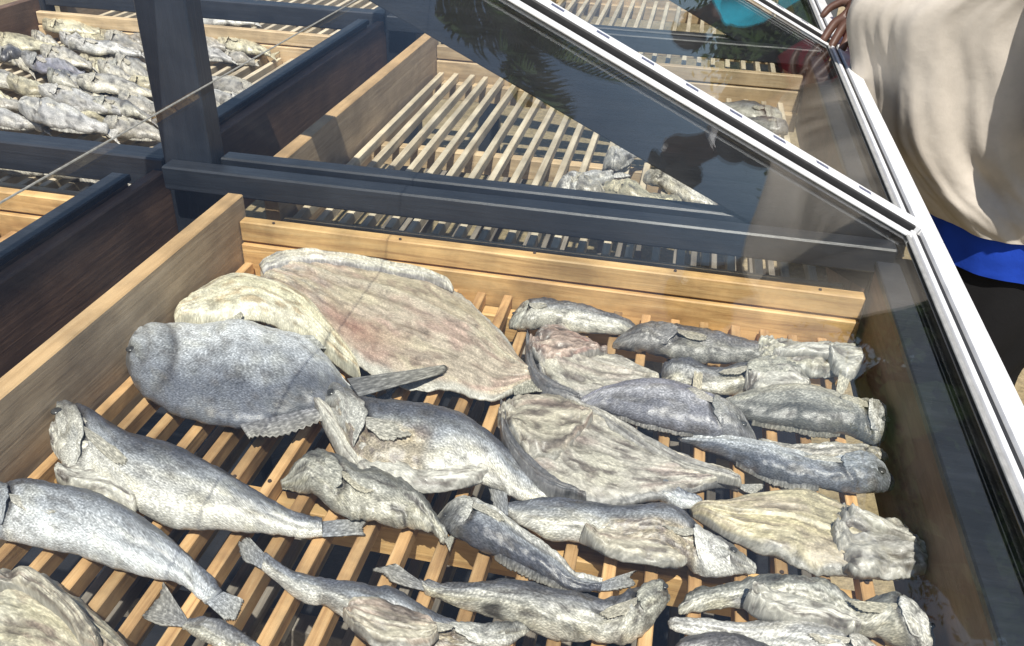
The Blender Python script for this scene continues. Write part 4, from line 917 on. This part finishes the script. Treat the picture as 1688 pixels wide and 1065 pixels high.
# the person behind, hand on the corner of the frame
hw = Vector((1.150, 1.375, 0.262))
p2 = person('person in red dress and short black jacket with a hand on the far frame corner',
  [(1.420, 1.95, GZ), (1.420, 2.12, GZ)], (1.400, 2.03, 0.08), (1.360, 2.0, 0.45), (1.340, 1.99, 0.62), (1.320, 1.98, 0.77),
  ((1.320, 1.82, 0.54), (1.230, 1.62, 0.40), hw, (-0.42, -0.45, -0.9), (-0.8, 0.35, 0.2), (-0.2, -0.7, -0.5)), ((1.360, 2.18, 0.54), (1.400, 2.26, 0.28), (1.340, 2.16, 0.08), (-0.2, -0.3, -0.8), (-1, 0, 0), (0, -0.8, -0.2)))
loft('jacket', [(1.385, 2.02, 0.30, 0.205, 0.225, 0.012), (1.375, 2.01, 0.36, 0.20, 0.22, 0.01), (1.365, 2.0, 0.44, 0.19, 0.22, 0.008), (1.350, 1.995, 0.54, 0.14, 0.20, 0.004), (1.340, 1.99, 0.60, 0.075, 0.08, 0.002)], C_BLACK, p2, 96, seed=21)
v_, f_ = tube_mesh('sleeve', [(1.330, 1.83, 0.555), (1.300, 1.75, 0.50), (1.245, 1.64, 0.42), (1.190, 1.56, 0.37)], [0.07, 0.066, 0.058, 0.05], 20); from_data('sleeve', v_, f_, C_BLACK, p2)
v_, f_ = tube_mesh('sleeve', [(1.360, 2.17, 0.555), (1.380, 2.22, 0.42), (1.400, 2.26, 0.28), (1.370, 2.21, 0.18)], [0.07, 0.064, 0.058, 0.05], 20); from_data('sleeve', v_, f_, C_BLACK, p2)
loft('dress', [(1.420, 2.03, -0.66, 0.26, 0.25, 0.03), (1.415, 2.03, -0.4, 0.235, 0.225, 0.02), (1.405, 2.03, -0.1, 0.205, 0.205, 0.012), (1.400, 2.03, 0.10, 0.185, 0.19, 0.008), (1.385, 2.02, 0.25, 0.185, 0.205, 0.006), (1.375, 2.01, 0.40, 0.17, 0.20, 0.002)], C_RED, p2, 96, seed=23)
loft('collar', [(1.350, 1.993, 0.565, 0.10, 0.115, 0.003), (1.343, 1.99, 0.60, 0.082, 0.086, 0.002), (1.340, 1.99, 0.635, 0.066, 0.068, 0.001)], C_WHITE, p2, 48, seed=25)
# the person further back, in turquoise
QX, QY = 1.33, 4.1
p3 = person('person in turquoise top mirrored in the far pane of glass',
  [(QX, QY-0.1, GZ), (QX+0.02, QY+0.08, GZ)], (QX, QY, 0.08), (QX-0.02, QY-0.02, 0.45), (QX-0.03, QY-0.02, 0.62), (QX-0.04, QY-0.03, 0.77),
  ((QX-0.03, QY-0.2, 0.54), (QX+0.03, QY-0.27, 0.3), (QX-0.06, QY-0.24, 0.12), (-0.3, 0.1, -0.8), (-1, 0, 0.2), (0, 0.7, -0.2)), ((QX-0.03, QY+0.16, 0.54), (QX+0.03, QY+0.24, 0.3), (QX-0.06, QY+0.18, 0.1), (-0.3, -0.1, -0.8), (-1, 0, 0.2), (0, -0.7, -0.2)))
loft('top', [(QX, QY, 0.02, 0.19, 0.21, 0.014), (QX-0.01, QY-0.01, 0.2, 0.18, 0.20, 0.012), (QX-0.02, QY-0.015, 0.42, 0.185, 0.215, 0.008), (QX-0.025, QY-0.02, 0.54, 0.14, 0.20, 0.004), (QX-0.03, QY-0.02, 0.60, 0.075, 0.08, 0.002)], C_TURQ, p3, 96, seed=31)
for s_ in (1, -1):
    v_, f_ = tube_mesh('sleeve', [(QX-0.03, QY-0.02-0.17*s_, 0.56), (QX+0.0, QY-0.02-0.22*s_, 0.44), (QX+0.03, QY-0.02-0.25*s_, 0.30)], [0.07, 0.068, 0.066], 20); from_data('sleeve', v_, f_, C_TURQ, p3)
loft('trousers', [(QX+0.01, QY, -0.72, 0.14, 0.19, 0.01), (QX+0.01, QY, -0.4, 0.15, 0.19, 0.01), (QX, QY, -0.1, 0.165, 0.19, 0.008), (QX, QY, 0.08, 0.16, 0.18, 0.004)], C_GREY, p3, 64, seed=33)

# ------------------------------------------------------------------ trees mirrored in the glass
LEAF = plain('palm_leaf', (0.045, 0.085, 0.025), 0.45, 20, 0.5, 0.1); BARK = plain('palm_bark', (0.16, 0.12, 0.085), 0.9, 30, 0.4, 0.8, bdist=0.02)
LEAF2 = plain('broad_leaf', (0.03, 0.05, 0.018), 0.9, 20, 0.5, 0.0, spec=0.1)
def palm(label, x, y, zc, r, seed, nf=20):
    rnd = random.Random(seed)
    t = thing('palm_tree', label, 'palm tree', (x, y, GZ), 'palm trees')
    pts = [(x+0.25*math.sin(k/12*2.0), y+0.1*k/12, GZ+(zc-GZ)*k/12) for k in range(13)]
    v_, f_ = tube_mesh('trunk', pts, [0.16-0.006*k+0.012*(k % 2) for k in range(13)], 14); from_data('trunk', v_, f_, BARK, t)
    top = Vector(pts[-1])
    for q in range(nf):
        az = q/nf*2*math.pi+rnd.uniform(-0.2, 0.2); el = rnd.uniform(-0.15, 1.1); ln = r*rnd.uniform(0.8, 1.1)
        d = Vector((math.cos(az)*math.cos(el), math.sin(az)*math.cos(el), math.sin(el))); sidev = d.cross(Z).normalized()
        vs, fs = [], []
        n = 34; spine_ = []
        for k in range(n+1):
            s = k/n; spine_.append(top+d*ln*s-Z*(ln*0.55*s*s*(0.6+0.6*math.cos(el))))
        for k in range(n+1):
            p = spine_[k]; w_ = 0.016*(1-k/n)+0.004; b = len(vs)
            vs += [p-sidev*w_, p+sidev*w_, p+Z*w_]
            if k: fs += [(b-3, b-2, b+1, b), (b-2, b-1, b+2, b+1), (b-1, b-3, b, b+2)]
        for k in range(3, n+1):
            s = k/n; ll = ln*0.34*math.sin(math.pi*min(1, 0.12+0.86*s))**0.7
            tdir = (spine_[k]-spine_[k-1]).normalized()
            for sg in (1, -1):
                dd = (sidev*sg*0.85+tdir*0.55-Z*rnd.uniform(0.2, 0.6)).normalized(); wv = tdir*0.022
                b = len(vs); p = spine_[k]
                vs += [p-wv, p+wv, p+dd*ll*0.55+wv*0.9-Z*0.02, p+dd*ll*0.55-wv*0.9-Z*0.02, p+dd*ll-Z*ll*0.18]
                fs += [(b, b+1, b+2, b+3), (b+3, b+2, b+4)]
        from_data('frond', vs, fs, LEAF, t, False)
palm('tall palm tree mirrored dark against the sky in the glass', 0.95, 12.0, 3.95, 2.0, 5)
palm('more distant palm tree standing left of the first one', -6.5, 19.0, 5.2, 2.4, 9)
def bush(label, x, y, h, r, seed, name='broadleaf_tree'):
    rnd = random.Random(seed); t = thing(name, label, 'tree', (x, y, GZ), 'trees at the edge of the yard')
    v_, f_ = tube_mesh('trunk', [(x, y, GZ), (x+0.05, y, GZ+h*0.25), (x-0.05, y, GZ+h*0.5)], [0.16, 0.12, 0.07], 10); from_data('trunk', v_, f_, BARK, t)
    vs, fs = [], []
    for q in range(150):
        a = rnd.uniform(0, 6.283); e = rnd.uniform(-0.9, 1.5); rr = r*rnd.uniform(0.45, 1.0)
        c = Vector((x+math.cos(a)*math.cos(e)*rr, y+math.sin(a)*math.cos(e)*rr, GZ+h*0.48+math.sin(e)*h*0.45*rnd.uniform(0.6, 1)))
        for k in range(60):
            p = c+Vector((rnd.gauss(0, 1), rnd.gauss(0, 1), rnd.gauss(0, 0.8)))*r*0.15
            a1 = Vector((rnd.gauss(0, 1), rnd.gauss(0, 1), rnd.gauss(0, 1))).normalized(); b1 = a1.orthogonal().normalized()
            s = rnd.uniform(0.05, 0.10)*1.3; b = len(vs)
            vs += [p-a1*s, p+b1*s*0.5, p+a1*s, p-b1*s*0.5]; fs.append((b, b+1, b+2, b+3))
    bm = bmesh.new(); bmesh.ops.create_icosphere(bm, subdivisions=4, radius=1)
    for v in bm.verts:
        d_ = v.co.normalized(); k = 1+0.45*fbm(d_.x*2.2+seed, d_.y*2.2, d_.z*2.2, 4)
        v.co = Vector((x+d_.x*r*0.86*k, y+d_.y*r*0.86*k, GZ+h*0.48+d_.z*h*0.42*k))
    bm.verts.ensure_lookup_table(); o_ = len(vs); vs += [v.co.copy() for v in bm.verts]; fs += [tuple(o_+v.index for v in f.verts) for f in bm.faces]; bm.free()
    from_data('crown', vs, fs, LEAF2, t, False)
for i, (x, y, h, r, lab) in enumerate([(4.6, 17, 3.4, 2.4, 'low dark tree right of the palm'), (9.0, 16, 4.3, 3.0, 'rounded tree far right at the yard edge'), (13.5, 13.0, 5.0, 3.6, 'dark tree beyond the person in beige'), (-2.4, 19, 3.4, 2.4, 'low bushy tree left of the palm trunk'), (17.0, 8.0, 5.4, 3.8, 'broad tree at the far right side of the yard'), (19.0, 1.0, 5.4, 3.8, 'broad tree beside the yard, nearest of the row on the right')]):
    bush(lab, x, y, h, r, 50+i)
